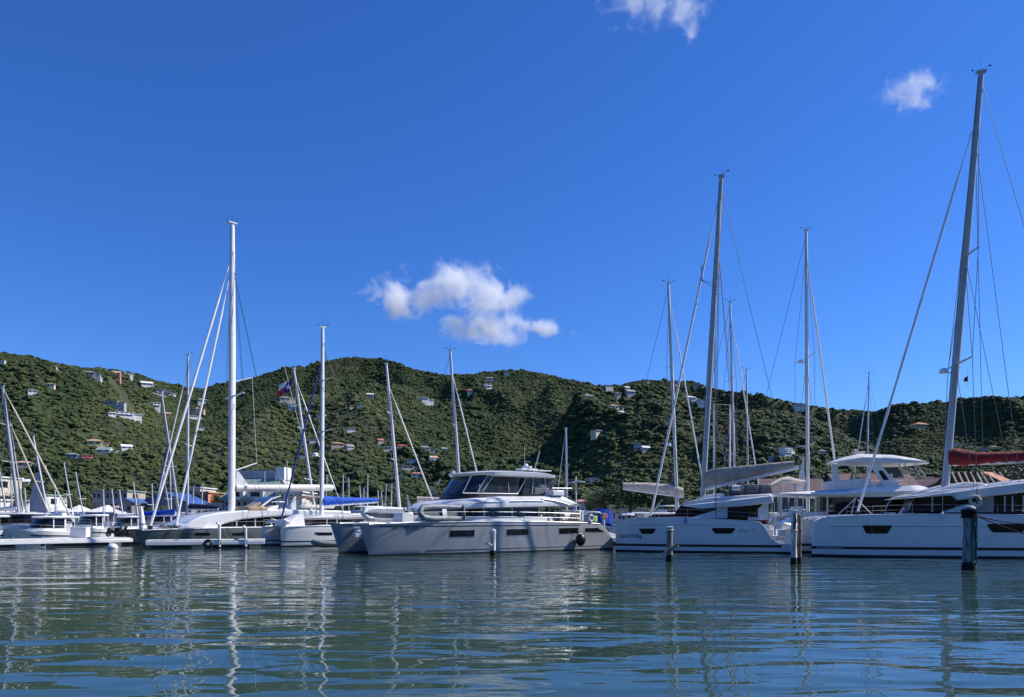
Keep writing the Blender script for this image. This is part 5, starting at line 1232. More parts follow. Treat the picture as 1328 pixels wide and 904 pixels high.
k = MB(); k.box((-.02, -r_ - .06, H_ - 1.30), (1.12, .08, .26), 0, -.62); k.build('plank', mat("bare_plank", (.50, .44, .36), .9, var=.25, scale=5, bump=.5), rt, bevel=.01)
k = MB(); k.box((.08, -r_ - .16, H_ - 1.22), (.95, .07, .15), 0, -.75); k.build('plank', WOODG, rt, bevel=.01)
MB().torus((0, 0, H_ - .12), r_ * 1.05, .03, 'z').build('rope_lashing', BUOYW, rt); MB().box((0, 0, H_ + .03), (r_ * 1.9, r_ * 1.9, .1)).build('cap', BUOYW, rt, bevel=.02)
rt, Y_, x_, r_, H_ = pile("white painted pile standing left of its brown twin between the two pale blue catamarans", 1029.5, 664, 732, 7.6, WOODP)
MB().torus((0, 0, H_ - 1.05), r_ * 1.12, .03, 'z').torus((0, 0, H_ - 1.0), r_ * 1.12, .03, 'z').build('rope_lashing', ROPEW, rt); MB().box((0, 0, H_ + .04), (r_ * 2.2, r_ * 2, .12)).build('cap', BUOYW, rt, bevel=.02)
k = MB(); k.path([(0, -r_, H_ - .1), (.02, -r_ - .05, H_ - .5), (-.05, -r_ - .03, H_ - .95)], .05, 6); k.build('rope_tail', ROPEK, rt)
rt, Y_, x_, r_, H_ = pile("brown splintered pile standing right of its white painted twin", 1036.8, 667, 731.5, 5.2, WOODB, lean=-.004)
MB().torus((0, 0, H_ - .9), r_ * 1.1, .025, 'z').build('rope_lashing', ROPEK, rt)
rt, Y_, x_, r_, H_ = pile("thick mottled mooring pile draped with green ropes before the right catamaran", 1257, 659, 739, 15.5, mat("mottled_pile", (.26, .28, .29), .9, var=.45, scale=5, bump=.8, bscale=10, streak=.2))
MB().path([(0, 0, H_ - .02), (0, 0, H_ + .05), (.0, 0, H_ + .12)], [r_ * .95, r_ * .9, r_ * .45], 12).build('cap', mat("pile_cap", (.35, .38, .40), .7, var=.3), rt, smooth=50)
k = MB()
for i in range(5): k.torus((.01 * math.sin(i * 3), 0, H_ - .10 - .085 * i), r_ * 1.08 + .015 * math.sin(i * 2), .045, 'z')
k.build('rope_coil', ROPEK, rt)
for i in range(9):
    a0 = -1.75 + .19 * i + .05 * math.sin(i * 5); ln = .55 + 1.9 * abs(math.sin(i * 1.37 + .4)); w_ = .10 + .07 * math.sin(i * 2.1); pts = []
    for j in range(25):
        f_ = j / 24; an = a0 + w_ * 2.2 * (f_ - .5) + .05 * math.sin(j * .9 + i * 2); rr_ = r_ * (1.10 + .05 * math.sin(j * .7 + i))
        zz = H_ - .38 - ln * (1 - abs(2 * f_ - 1) ** 2.2) - .03 * math.sin(j * 1.7 + i)
        pts.append((rr_ * math.cos(an), rr_ * math.sin(an), zz))
    MB().path(pts, .019, 5).build('hanging_rope', ROPEG if i % 3 else ROPEK, rt, smooth=60)
# mooring lines from the pile to the right catamaran
P1 = Vector((x_ + .2, Y_ - .1, H_ - .35)); k = MB(); mw = lambda a, b, sag, n=14: [Vector(a).lerp(Vector(b), i / n) - Vector((0, 0, sag * 4 * (i / n) * (1 - i / n))) for i in range(n + 1)]
e1 = RC.world(12.7, -3.55, 2.2); e2 = RC.world(13.8, -3.5, 1.15)
o1 = MB().path(mw(P1, e1, .12), .03, 6).build('mooring_line', ROPEK); tag(o1, "upper dark mooring line running right from the rope-draped pile", "mooring line")
o2 = MB().path(mw(P1, e2, .10), .03, 6).build('mooring_line', ROPEK); tag(o2, "lower dark mooring line slanting from the rope-draped pile across the hull window", "mooring line")
# fly-like lamp post, dock lamp
x = (747 - 664) * 118 / F
local_obj('lamp_post', (x, 118, 1.0), "white T shaped double floodlight post behind the power catamaran's stern", "lamp post", [(MB().tube((0, 0, -1), (0, 0, CZ - 1 + (671 - 618) * 118 / F), .14, .1, 10), 'post', GEL, 0), (MB().box((-.55, 0, 8.3 - 1 - .1), (1.3, .5, .18), 0, -.12).box((.75, 0, 8.35 - 1 - .1), (1.5, .5, .22), 0, .12), 'lamp_head', GEL, .05)])
for i, (px, lb, m) in enumerate(((783, "orange life ring on a white stand behind the power catamaran's stern", ORANGE),)):
    x = (px - 664) * 71 / F
    r0 = local_obj('life_ring', (x, 70.6, CZ - (667 - 671) * 70.6 / F - .1 - .1), lb, "life ring", [(MB().torus((0, 0, 0), .24, .08), 'ring', m, 0), (MB().tube((0, .15, -2.2), (0, .15, .2), .05), 'stand', GEL, 0)])

# ------------------------------------------------------------------ buildings on the shore and on the hills
BM = {}
def wallm(c):
    k = 'wall_%d_%d_%d' % tuple(int(v * 100) for v in c)
    return mat(k, c, .85, var=.08, scale=.4, bump=.15, bscale=3)
WINM = mat("house_window", (.02, .025, .03), .1, var=.3)
def house(px, py, w, h, wc, rc, kind, label, yaw=None, on=None, d=None, nwin=None, floors=1, name='hill_house', wing=False, seed=0):
    """w, h in metres; wc wall colour, rc roof colour; kind flat, hip, gable"""
    rd = random.Random(int(px * 7 + py)); 
    if on: x, y, z = (px - 664) * on / F, on, 1.1
    else: x, y, z = hit(px, py + 4)
    if not on: sc_ = y / F; w, h = w * sc_ * .84, h * sc_ * .84
    CLEAR.append((x, y, w * .75 + 2))
    yaw = rd.uniform(.05, .75) if yaw is None else yaw
    d = d or w * .62
    q_ = 1 if on else max(.4, h / (3.4 * floors))
    rt = empty(name, (x, y, z + (0 if on else h * .08)), yaw, label, "house" if name == 'hill_house' else "building", "houses scattered on the hillside" if name == 'hill_house' else None)
    m = wallm(wc); rm = mat('roof_%d_%d_%d' % tuple(int(v * 100) for v in rc), rc, .8, var=.12, scale=.6, bump=.2, bscale=5)
    base = -4 if not on else -1
    wb = MB(); wb.b2((-w / 2, -d / 2, base), (w / 2, d / 2, h))
    if kind == 'gable': wb.prism([(-w / 2, h - .01), (w / 2, h - .01), (0, h + w * .22)], -d / 2, d / 2) if d > w else wb.loft([[(-w / 2, -d / 2, h - .01), (-w / 2, d / 2, h - .01), (-w / 2, 0, h + d * .3)], [(w / 2, -d / 2, h - .01), (w / 2, d / 2, h - .01), (w / 2, 0, h + d * .3)]])
    wb.build('wall', m, rt, smooth=0)
    if wing:
        MB().b2((w / 2 - .3, -d * .35, base), (w / 2 + w * .45, d * .3, h * .66)).build('wing', m, rt, smooth=0); MB().b2((w / 2 - .2, -d * .42, h * .66), (w / 2 + w * .5, d * .36, h * .66 + .3)).build('wing_roof', rm, rt, smooth=0)
    r = MB(); e = .7 * q_
    if kind == 'flat': r.b2((-w / 2 - e * .6, -d / 2 - e, h), (w / 2 + e * .6, d / 2 + e * .5, h + .35 * q_))
    elif kind == 'hip':
        i_ = min(w, d) / 2 * .95; rh = i_ * .55
        r.loft([[(-w / 2 - e, -d / 2 - e, h), (w / 2 + e, -d / 2 - e, h), (w / 2 + e, d / 2 + e, h), (-w / 2 - e, d / 2 + e, h)], [(-w / 2 - e, -d / 2 - e, h + .2), (w / 2 + e, -d / 2 - e, h + .2), (w / 2 + e, d / 2 + e, h + .2), (-w / 2 - e, d / 2 + e, h + .2)], [(-w / 2 + i_, -.1, h + rh), (w / 2 - i_, -.1, h + rh), (w / 2 - i_, .1, h + rh), (-w / 2 + i_, .1, h + rh)]])
    else:
        if d > w:
            for sg in (-1, 1): r.loft([[(sg * (w / 2 + e), yy, h - .25), (sg * (w / 2 + e), yy, h), (0, yy, h + w * .22 + .3), (0, yy, h + w * .22 + .02)] for yy in (-d / 2 - e, d / 2 + e)])
        else:
            for sg in (-1, 1): r.loft([[(xx, sg * (d / 2 + e), h - .25), (xx, sg * (d / 2 + e), h), (xx, 0, h + d * .3 + .3), (xx, 0, h + d * .3 + .02)] for xx in (-w / 2 - e, w / 2 + e)])
    r.build('roof', rm, rt, smooth=0)
    fh = h / floors; nw = nwin if nwin is not None else max(2, int(w / 2.6)); k = MB()
    for f_ in range(floors):
        for i in range(nw):
            xx = -w / 2 + w * (i + .5) / nw; ww = min(1.5, w / nw * .45)
            k.b2((xx - ww / 2, -d / 2 - .05, f_ * fh + fh * .36), (xx + ww / 2, -d / 2 + .1, f_ * fh + fh * .78))
        k.b2((w / 2 - .1, -d * .2, f_ * fh + fh * .36), (w / 2 + .05, d * .05, f_ * fh + fh * .78))
    k.build('window', WINM, rt, smooth=0)
    if floors > 1 and on is None:
        k = MB()
        for f_ in range(1, floors): k.b2((-w / 2 + .4, -d / 2 - 1.3 * q_, f_ * fh - .15), (w / 2 - .4, -d / 2 + .05, f_ * fh + .05)); 
        k.build('balcony', m, rt, smooth=0)
    return rt
Wh = (.72, .72, .70); Cr = (.66, .58, .44); Pk = (.62, .30, .27); Gy = (.38, .39, .40); Tn = (.48, .38, .29); Bl = (.50, .60, .70); Ye = (.68, .57, .30)
rW = (.70, .70, .68); rG = (.30, .31, .32); rT = (.42, .19, .12); rGr = (.26, .36, .32); rS = (.60, .36, .24); rR = (.52, .10, .10); rB = (.06, .12, .32)
H_L = [
 (3, 467, 8, 5, Wh, rW, 'flat', 1, "white house at the left edge just below the ridge"),
 (73, 470, 7, 4, Cr, rS, 'hip', 1, "small cream house alone on the left ridge line"),
 (116, 480, 16, 4.5, Gy, rG, 'hip', 1, "long grey roofed house left in the group under the left ridge"),
 (136, 474, 20, 5, Cr, rW, 'flat', 1, "cream house with long white roof on the left ridge"),
 (127, 485, 11, 4, Gy, rG, 'flat', 1, "low grey house below the cream ridge house"),
 (151, 485, 12, 9, Pk, rS, 'gable', 3, "tall stepped pink house under the left ridge"),
 (165, 480, 15, 3.5, Wh, rW, 'flat', 1, "low white house right of the tall pink house"),
 (66, 496, 11, 4.5, Cr, rS, 'hip', 1, "cream hillside house among trees, upper left"),
 (42, 505, 12, 4.5, Wh, rGr, 'hip', 1, "pale house with light green roof, upper left"),
 (190, 496, 16, 5, Wh, rW, 'gable', 1, "white house with pitched white roof right of the pink house"),
 (207, 504, 12, 5, Gy, rG, 'flat', 1, "grey flat house left in the pair near the saddle"),
 (217, 506, 11, 5.5, Gy, rW, 'flat', 2, "grey two floor house right in the pair near the saddle"),
 (225, 508, 6, 3.5, Wh, rW, 'flat', 1, "tiny white house near the saddle of the ridge"),
 (146, 518, 20, 6, Gy, rG, 'flat', 2, "long grey two floor building above the big white villa"),
 (160, 533, 26, 7, Wh, rW, 'flat', 2, "big white columned villa by the bare brown cut"),
 (145, 532, 10, 4.5, Wh, rW, 'hip', 1, "small white house adjoining the big villa's left side"),
 (201, 523, 14, 8, Wh, rW, 'flat', 2, "white square block with open grid front"),
 (216, 534, 11, 4, Pk, rS, 'gable', 1, "small pink and white house under the square block"),
 (262, 519, 15, 5.5, Gy, rG, 'hip', 1, "grey roofed house left of the tall white mast's top"),
 (247, 529, 22, 7, Tn, rS, 'flat', 2, "tan terraced house between the forestays"),
 (248, 537, 16, 4, Wh, rW, 'flat', 1, "white annex below the tan terraced house"),
 (262, 551, 13, 3, Wh, rW, 'flat', 1, "low white house right below the white annex"),
 (123, 570, 20, 6.5, Ye, rS, 'hip', 1, "yellow house with salmon hip roof on the green spur"),
 (136, 578, 20, 4.5, Wh, rGr, 'gable', 1, "long house with pale green roof below the yellow house"),
 (113, 589, 15, 7, (.70, .22, .20), (.72, .3, .28), 'flat', 2, "coral red house on the green spur"),
 (94, 586, 16, 5, Gy, rGr, 'hip', 1, "grey green roofed house left of the coral red house"),
 (164, 573, 15, 4, Wh, rW, 'gable', 1, "white house alone right of the yellow house"),
 (32, 594, 20, 4.5, Tn, rS, 'hip', 1, "long house with salmon roof, lower left slope"),
 (57, 599, 6, 3.5, Gy, rG, 'flat', 1, "tiny grey shed right of the long salmon roof"),
 (32, 617, 14, 4, Wh, rW, 'gable', 1, "white roofed house behind the far left masts"),
 (378, 523, 14, 6, Bl, rW, 'flat', 2, "pale blue white house under the star flag"),
 (370, 512, 16, 4, Cr, rG, 'hip', 1, "beige low house just below the star flag"),
 (393, 524, 7, 4, Gy, rG, 'flat', 1, "small grey block right of the pale blue house"),
 (455, 551, 12, 4, Wh, rW, 'flat', 1, "white house with curved front left wing on the middle slope"),
 (437, 571, 20, 4, Tn, rT, 'hip', 1, "house with wide terracotta roof on the middle slope"),
 (453, 573, 12, 4, Gy, rG, 'gable', 1, "grey gabled house right of the wide terracotta roof"),
 (407, 565, 14, 4, Wh, rG, 'flat', 1, "low white house between the two leaning masts"),
 (480, 508, 10, 4, Gy, rW, 'gable', 1, "small grey house high on the middle hill"),
 (468, 520, 13, 4, Ye, rS, 'flat', 1, "yellowish house below the small grey house"),
 (456, 522, 7, 3.5, Tn, rT, 'hip', 1, "tiny tan house left of the yellowish house"),
 (546, 514, 20, 5, Wh, rW, 'flat', 1, "long white house alone on the middle hill's right slope"),
 (417, 532, 13, 3, Wh, rW, 'flat', 1, "low white house behind the silver mast"),
 (493, 566, 9, 4, Tn, rT, 'gable', 1, "small brown roofed house left of the white raked mast"),
 (502, 577, 13, 5, Cr, rW, 'flat', 1, "cream house touching the white raked mast"),
 (521, 577, 16, 6.5, Ye, rR, 'hip', 2, "yellow house with bright red roof"),
 (534, 579, 7, 5, Wh, rW, 'flat', 1, "narrow white house right of the bright red roof"),
 (549, 578, 18, 6, Gy, rG, 'hip', 2, "grey villa right of the bright red roof"),
 (559, 582, 8, 4, Wh, rG, 'gable', 1, "small house at the grey villa's right end"),
 (576, 578, 8, 4.5, Wh, rGr, 'gable', 1, "pale green roofed house left of the radar mast"),
 (562, 594, 12, 7, Wh, rS, 'gable', 2, "white gabled house below the grey villa"),
 (533, 590, 13, 3.5, Wh, rW, 'flat', 1, "white flat house below the bright red roof"),
 (527, 600, 20, 5, Gy, rG, 'flat', 1, "long grey house with ramp below the flat white house"),
 (540, 609, 18, 4, Wh, rT, 'hip', 1, "low house with rust red roof near the hill foot"),
 (519, 610, 6, 4.5, Bl, rW, 'flat', 1, "tiny pale blue house near the hill foot"),
 (632, 498, 12, 6, Wh, rG, 'flat', 2, "white house high left of the grassy strip"),
 (610, 505, 9, 4, Wh, rR, 'gable', 1, "small red roofed house left of the high white house"),
 (634, 488, 12, 3.5, Gy, rG, 'hip', 1, "dark roofed house above the high white house"),
 (657, 481, 9, 5, Cr, rG, 'flat', 1, "small pale house on the ridge line in the middle"),
 (762, 510, 18, 4.5, Tn, rG, 'hip', 1, "wide tan house right of the grassy strip"),
 (788, 499, 15, 4, Gy, rG, 'flat', 1, "grey house on the ridge right of the middle"),
 (800, 507, 10, 5, Cr, rGr, 'hip', 1, "cream house under the grey ridge house"),
 (813, 499, 7, 4.5, Wh, rW, 'gable', 1, "white house on the ridge right of the cream house"),
 (817, 507, 14, 4, Gy, rG, 'gable', 1, "grey house with low wing near the ridge"),
 (795, 524, 15, 5.5, Wh, rS, 'hip', 1, "white house with salmon roof below the ridge houses"),
 (809, 524, 11, 4, Gy, rG, 'flat', 1, "grey house right of the salmon roof"),
 (807, 531, 12, 4, Wh, rW, 'gable', 1, "white gabled house below the salmon roof"),
 (775, 557, 19, 5, Cr, rW, 'flat', 1, "wide house with white roof on the lower slope"),
 (827, 571, 12, 6, Gy, rG, 'flat', 2, "grey villa with open lower floor on the lower slope"),
 (837, 577, 13, 3.5, Cr, rW, 'gable', 1, "cream low house right of the grey villa"),
 (840, 492, 7, 4, Tn, rT, 'flat', 1, "tan house on the ridge left of the cream boom cover's mast"),
 (877, 495, 9, 4, Pk, rG, 'flat', 1, "pinkish house on the ridge beside the mast"),
 (903, 497, 9, 6, Tn, rG, 'flat', 1, "tan tower-like house on the ridge right of the mast"),
 (894, 513, 18, 4, Wh, rW, 'hip', 1, "white villa with wide roof below the ridge, between two masts"),
 (909, 519, 14, 6.5, Wh, rG, 'flat', 2, "white two floor house right of the wide roofed villa"),
 (1036, 526, 14, 6, Wh, rG, 'flat', 1, "white house on the ridge left of the silver radar mast"),
 (1019, 582, 18, 11, Wh, rG, 'flat', 4, "white apartment block, upper of two, on the right slope"),
 (1005, 594, 18, 11, Gy, rG, 'flat', 4, "grey apartment block, lower of two, on the right slope"),
 (1193, 549, 24, 4, Tn, rT, 'hip', 1, "long terracotta roofed villa on the right hill"),
 (1278, 579, 16, 5, Tn, rG, 'flat', 1, "tan house above the red boom cover"),
 (1288, 577, 9, 5, Cr, rS, 'hip', 1, "cream house right of the tan house above the red boom cover"),
 (1242, 571, 14, 3, Wh, rW, 'flat', 1, "low white house right of the tallest mast"),
 (1066, 580, 15, 4, Gy, rG, 'hip', 1, "grey house low on the slope right of the silver radar mast"),
 (771, 614, 16, 3, Wh, rW, 'flat', 1, "low white roofed house above the dark tree"),
]
for (px, py, w, h, wc, rc, kd, fl_, lb) in H_L: house(px, py, w, h, wc, rc, kd, lb, floors=fl_, wing=(w > 15))

# shore buildings
def shore(px0, px1, pt, Y, wc, rc, kind, label, floors=2, nwin=None, d=None, pb=None, yaw=0.0):
    w = (px1 - px0) * Y / F; h = CZ - 1.1 + (671 - pt) * Y / F
    return house((px0 + px1) / 2, 0, w, h, wc, rc, kind, label, yaw=yaw, on=Y, d=d or 12, nwin=nwin, floors=floors, name='shore_building')
shore(133, 177, 638, 245, (.44, .38, .34), rGr, 'flat', "beige apartment block with dark window openings behind the white marquee", 3, 8)
shore(150, 170, 660, 205, (.5, .35, .3), (.62, .30, .22), 'hip', "small salmon roofed shop below the beige apartment block", 1, 4)
shore(181, 196, 652, 195, (.20, .20, .22), rB, 'gable', "dark grey gabled boathouse at the blue warehouse's left end", 1, 2, d=20)
sb = shore(196, 262, 655, 200, (.25, .26, .30), (.03, .10, .36), 'gable', "long warehouse with deep blue roof", 1, 7, d=14)
shore(263, 281, 640, 215, (.70, .26, .14), (.6, .3, .2), 'flat', "orange building with three floors right of the blue warehouse", 3, 4)
shore(256, 270, 634, 235, (.62, .58, .5), rW, 'flat', "cream stacked building behind the orange building", 3, 3)
shore(283, 300, 655, 200, Wh, rW, 'flat', "white kiosk left of the tall white mast's foot", 1, 3)
shore(-20, 8, 620, 190, Cr, rW, 'flat', "cream building cut by the left edge of the photo", 3, 3)
shore(10, 22, 650, 170 + 12, Wh, rW, 'flat', "white office behind the far left masts", 2, 3)
shore(60, 72, 643, 230, Wh, rGr, 'flat', "white house with pale balcony right of the hoisted sail", 2, 3)
gb = shore(306, 372, 650, 195, (.30, .31, .33), rGr, 'flat', "large grey harbour building with green hipped roof and dormers", 3, 9, d=16)
def addpart(rt, mb, nm, m, bv=0): mb.build(nm, m, rt, smooth=0, bevel=bv)
wG = (372 - 306) * 195 / F; hG = CZ - 1.1 + (671 - 650) * 195 / F; s_ = 195 / F
rf = mat('roof_sage', (.22, .30, .26), .8, var=.12, scale=.6)
addpart(gb, MB().loft([[(-wG / 2 - .8, -8.8, hG + .36), (wG / 2 + .8, -8.8, hG + .36), (wG / 2 + .8, 8.8, hG + .36), (-wG / 2 - .8, 8.8, hG + .36)], [(-wG / 2 + 1.5, -1.8, hG + 5.8), (wG / 2 - 1.5, -1.8, hG + 5.8), (wG / 2 - 1.5, 2, hG + 5.8), (-wG / 2 + 1.5, 2, hG + 5.8)]]), 'hipped_roof', rf)
addpart(gb, MB().b2((-wG / 2 + .5, -1.5, hG + 4), (wG / 2 - 2.2, 5, hG + 8.0)), 'upper_block', wallm((.34, .36, .38)))
addpart(gb, MB().b2((wG / 2 - 2.4, -2.2, hG + 5.6), (wG / 2 - .0, 4, hG + 8.9)), 'stair_tower', wallm(Wh))
for i, xx in enumerate((-3.8, 1.2)):
    addpart(gb, MB().prism([(xx - 2, hG + .5), (xx + 2, hG + .5), (xx + 2, hG + 2.2), (xx, hG + 3.6), (xx - 2, hG + 2.2)], -8.3, -2), 'dormer', wallm((.6, .6, .58)))
    addpart(gb, MB().b2((xx - 1.1, -8.35, hG + 1.0), (xx + 1.1, -8.28, hG + 2.1)), 'window', WINM)
ww = shore(368, 401, 640, 192, (.62, .60, .55), rW, 'flat', "cream stepped building right of the grey harbour building", 3, 6, d=13)
for i, (xx, w_, h_) in enumerate(((-1.6, 2.0, 3.2), (1.0, 1.8, 2.2), (-2.9, 1, 1.5))):
    addpart(ww, MB().prism([(xx - w_ / 2, 7.5), (xx + w_ / 2, 7.5), (xx + w_ / 2, 7.6 + h_ * .6), (xx, 7.6 + h_), (xx - w_ / 2, 7.6 + h_ * .6)], -6.3, 0), 'gable', wallm((.64, .62, .57)))
# marquees
def marquee(px0, px1, pt, Y, label, n):
    x0, x1 = (px0 - 664) * Y / F, (px1 - 664) * Y / F; w = (x1 - x0) / n; H_ = CZ - 1.1 + (671 - pt) * Y / F
    rt = empty('marquee', (x0, Y, 1.1), 0, label, "marquee"); CLEAR.append(((x0 + x1) / 2, Y, (x1 - x0) / 2))
    for i in range(n):
        c = w * (i + .5); rg = []
        for f_ in (0, .08, .3, .6, .9, 1):
            s = (1 - f_) * .97 + .03; z = H_ * .62 + H_ * .38 * (f_ ** 1.4)
            rg.append([(c - w / 2 * s, -5 * s, z), (c + w / 2 * s, -5 * s, z), (c + w / 2 * s, 5 * s, z), (c - w / 2 * s, 5 * s, z)])
        MB().loft([[(c - w / 2, -5, H_ * .62 - .5), (c + w / 2, -5, H_ * .62 - .5), (c + w / 2, 5, H_ * .62 - .5), (c - w / 2, 5, H_ * .62 - .5)]] + rg).build('canopy', SAILW, rt, smooth=40)
    k = MB()
    for i in range(n + 1):
        for yy in (-4.8, 4.8): k.tube((w * i if 0 < i < n else (w * i + (.3 if i == 0 else -.3)), yy, 0), (w * i if 0 < i < n else (w * i + (.3 if i == 0 else -.3)), yy, H_ * .6), .1, n=6)
    k.build('post', MASTW, rt)
marquee(64, 116, 655, 186, "white marquee with peaked roofs, left one of two", 2)
marquee(117, 162, 655, 184, "white marquee with broad peaked roof, right one of two", 1)
# right shore: long low buildings with dark red roofs, pergola
shore(985, 1062, 645, 172 + 6, (.16, .14, .14), (.10, .06, .065), 'gable', "long dark waterfront hall with maroon roof left of the hardtop", 1, 8, d=14)
shore(1076, 1175, 638, 182, (.20, .17, .16), (.12, .065, .07), 'gable', "long dark building with maroon roof seen under the hardtop", 1, 8, d=14)
shore(1180, 1236, 634, 188, (.16, .14, .15), (.14, .07, .08), 'gable', "dark maroon roofed building right of the hardtop's windscreen", 1, 6, d=14)
shore(880, 908, 655, 188, (.20, .16, .17), (.18, .10, .12), 'gable', "maroon gabled building behind the taupe-covered catamaran's mast", 1, 3, d=10)
shore(1032, 1046, 658, 172 + 2, Cr, rS, 'hip', "small cream harbour kiosk behind the silver radar mast", 1, 2, d=6)
shore(745, 762, 652, 190, Wh, (.55, .22, .18), 'hip', "small red roofed house beyond the double floodlight post", 1, 3, d=8)
shore(788, 832, 662, 150 + 28, Gy, (.33, .32, .30), 'flat', "low grey shed roof under the dark tree", 1, 5, d=8)
# pergola restaurant behind the red boom cover
Yp = 120; xl, xr = (1240 - 664) * Yp / F, (1318 - 664) * Yp / F; rt = empty('pergola', (xl, Yp, .6), 0, "open pergola with dark pitched rafters and salmon roof end, under the red boom cover", "pergola"); wp = xr - xl
zt = lambda py: CZ - .6 + (671 - py) * Yp / F
MB().b2((0, 0, -.7), (wp, 7, .0)).build('deck', WOODG, rt)
MB().loft([[(-.3, -.5, zt(627)), (wp + .5, -.5, zt(626)), (wp + .5, .2, zt(626)), (-.3, .2, zt(627))], [(-.3, -.5, zt(629.5)), (wp + .5, -.5, zt(629.5)), (wp + .5, .2, zt(629.5)), (-.3, .2, zt(629.5))]]).build('eave_beam', CREAMG, rt)
k = MB()
for i in range(9): x = wp * i / 9.5; k.tube((x, -.3, zt(628)), (x + 1.1 - .3 * (i > 4), 3, zt(611)), .13, n=5)
k.build('rafter', CREAM, rt)
MB().loft([[(wp * .62, 3, zt(610)), (wp * .80, 3, zt(611)), (wp * .98, -.4, zt(626)), (wp * .80, -.4, zt(626.5))], [(wp * .62, 3.1, zt(610.6)), (wp * .80, 3.1, zt(611.6)), (wp * .98, -.3, zt(626.6)), (wp * .80, -.3, zt(627))]]).build('roof', mat('roof_salmon', (.62, .27, .18), .8, var=.12), rt, smooth=0)
MB().loft([[(.0, 3, zt(612)), (wp * .6, 3, zt(611)), (wp * .6, 3.2, zt(612)), (.0, 3.2, zt(612))], [(-.3, 6, zt(628)), (wp * .7, 6, zt(628)), (wp * .7, 6.1, zt(629)), (-.3, 6.1, zt(629))]]).build('rear_roof', mat('roof_brown', (.10, .05, .045), .8), rt, smooth=0)
k = MB()
for i in range(6): k.tube((wp * i / 5.0, 0, 0), (wp * i / 5.0, 0, zt(628)), .14, n=6)
k.build('post', WOODG, rt)
x = (1314 - 664) * 116 / F
local_obj('parasol', (x, 116, 0.6), "closed beige parasol at the pergola's right end", "parasol", [(MB().tube((0, 0, -.6), (0, 0, 5.6), .06), 'pole', WOODG, 0), (MB().path([(0, 0, 3.4), (0, 0, 4.6), (0, 0, 6.1)], [.55, .5, .08], 8), 'canopy', CREAM, 0)])
# blue awning
x = (778 - 664) * 100 / F
rt = empty('blue_awning', (x, 100, 0), 0, "blue tarpaulin awning on leaning poles behind the power catamaran's stern", "awning")
rt.scale = (.78, .78, .85)
MB().loft([[(-1.7, 0, 3.0), (0.2, 0, 4.7), (1.9, 0, 4.1), (2.6, 0, 2.0)], [(-1.7, .08, 3.0), (0.2, .08, 4.8), (1.9, .08, 4.2), (2.6, .08, 2.0)]] if False else [[(-1.8, -.4, 3.4), (-.3, -.6, 4.6), (1.6, -.5, 4.3), (2.4, -.3, 3.2)], [(-1.6, -.9, 2.0), (-.2, -1.2, 2.4), (1.4, -1.1, 2.2), (2.2, -.8, 1.6)], [(-1.6, -.8, 1.95), (-.2, -1.1, 2.35), (1.4, -1.0, 2.15), (2.2, -.7, 1.55)], [(-1.8, -.3, 3.35), (-.3, -.5, 4.55), (1.6, -.4, 4.25), (2.4, -.2, 3.15)]]).build('tarpaulin', BLUEC, rt, smooth=50)
k = MB(); k.tube((-1.6, 0, 0), (-.3, 0, 4.7), .05, n=6); k.tube((2.4, 0, 0), (1.7, 0, 4.5), .05, n=6); k.build('post', STEEL, rt)

# ------------------------------------------------------------------ trees near the water
LEAF = [mat("leaf_dark", (.022, .042, .012), .6, var=.35, scale=1.2, col2=(.05, .08, .02)), mat("leaf_olive", (.045, .068, .018), .6, var=.35, scale=1.2, col2=(.10, .115, .03)), mat("leaf_bright", (.075, .11, .02), .6, var=.3, scale=1.2, col2=(.15, .19, .035))]
BARK = mat("bark", (.10, .08, .06), .9, var=.3)
def crown_mesh(seed, n=2600):
    rd = random.Random(seed); k = MB(); lobes = [(Vector((rd.uniform(-.55, .55), rd.uniform(-.5, .5), rd.uniform(-.25, .5))), rd.uniform(.32, .55)) for _ in range(9)]
    for _ in range(n):
        c, r = lobes[rd.randrange(9)]; d = Vector((rd.gauss(0, 1), rd.gauss(0, 1), rd.gauss(0, 1))).normalized(); p = c + d * r * rd.uniform(.72, 1.06)
        a = Vector((rd.gauss(0, 1), rd.gauss(0, 1), rd.gauss(0, 1))).normalized(); b = a.cross(d + Vector((.1, .2, .3))).normalized(); a = b.cross(d * .6 + a * .5).normalized(); s = rd.uniform(.028, .06)
        k.add([p - a * s, p + b * s * .6, p + a * s, p - b * s * .6 + d * s * .3], [(0, 1, 2, 3)])
    me = bpy.data.meshes.new("crown"); me.from_pydata(k.v, [], k.f); return me
CM = [crown_mesh(i) for i in range(4)]
def tree(px, pt, Y, w, label, m=0, group="trees along the shore", kind='shade_tree'):
    x = (px - 664) * Y / F; z0 = ground(x, Y) if Y > 176 else 1.0; H_ = CZ + (671 - pt) * Y / F - z0
    rd = random.Random(int(px * 13)); rt = empty(kind, (x, Y, z0), rd.uniform(0, 6.28), label, "tree", group); CLEAR.append((x, Y, w * .5))
    me = CM[int(px) % 4].copy(); me.materials.clear(); me.materials.append(LEAF[m]); c = bpy.data.objects.new('crown', me); COL.objects.link(c); c.parent = rt
    ch = H_ * .78; c.scale = (w / 2 / .92, w / 2 / .92, ch / 2 / .85); c.location = (0, 0, H_ - ch / 2)
    k = MB(); k.path([(0, 0, -1), (.1, 0, H_ * .2), (.0, .1, H_ * .45), (.2, 0, H_ * .7)], [w * .045, w * .035, w * .026, .05], 8)
    for i in range(5): a = i * 1.3 + rd.random(); k.path([(.02, .05, H_ * (.25 + .05 * i)), (math.cos(a) * w * .18, math.sin(a) * w * .18, H_ * (.45 + .05 * i)), (math.cos(a) * w * .33, math.sin(a) * w * .33, H_ * (.55 + .06 * i))], [w * .02, w * .012, .03], 6)
    k.build('trunk', BARK, rt)
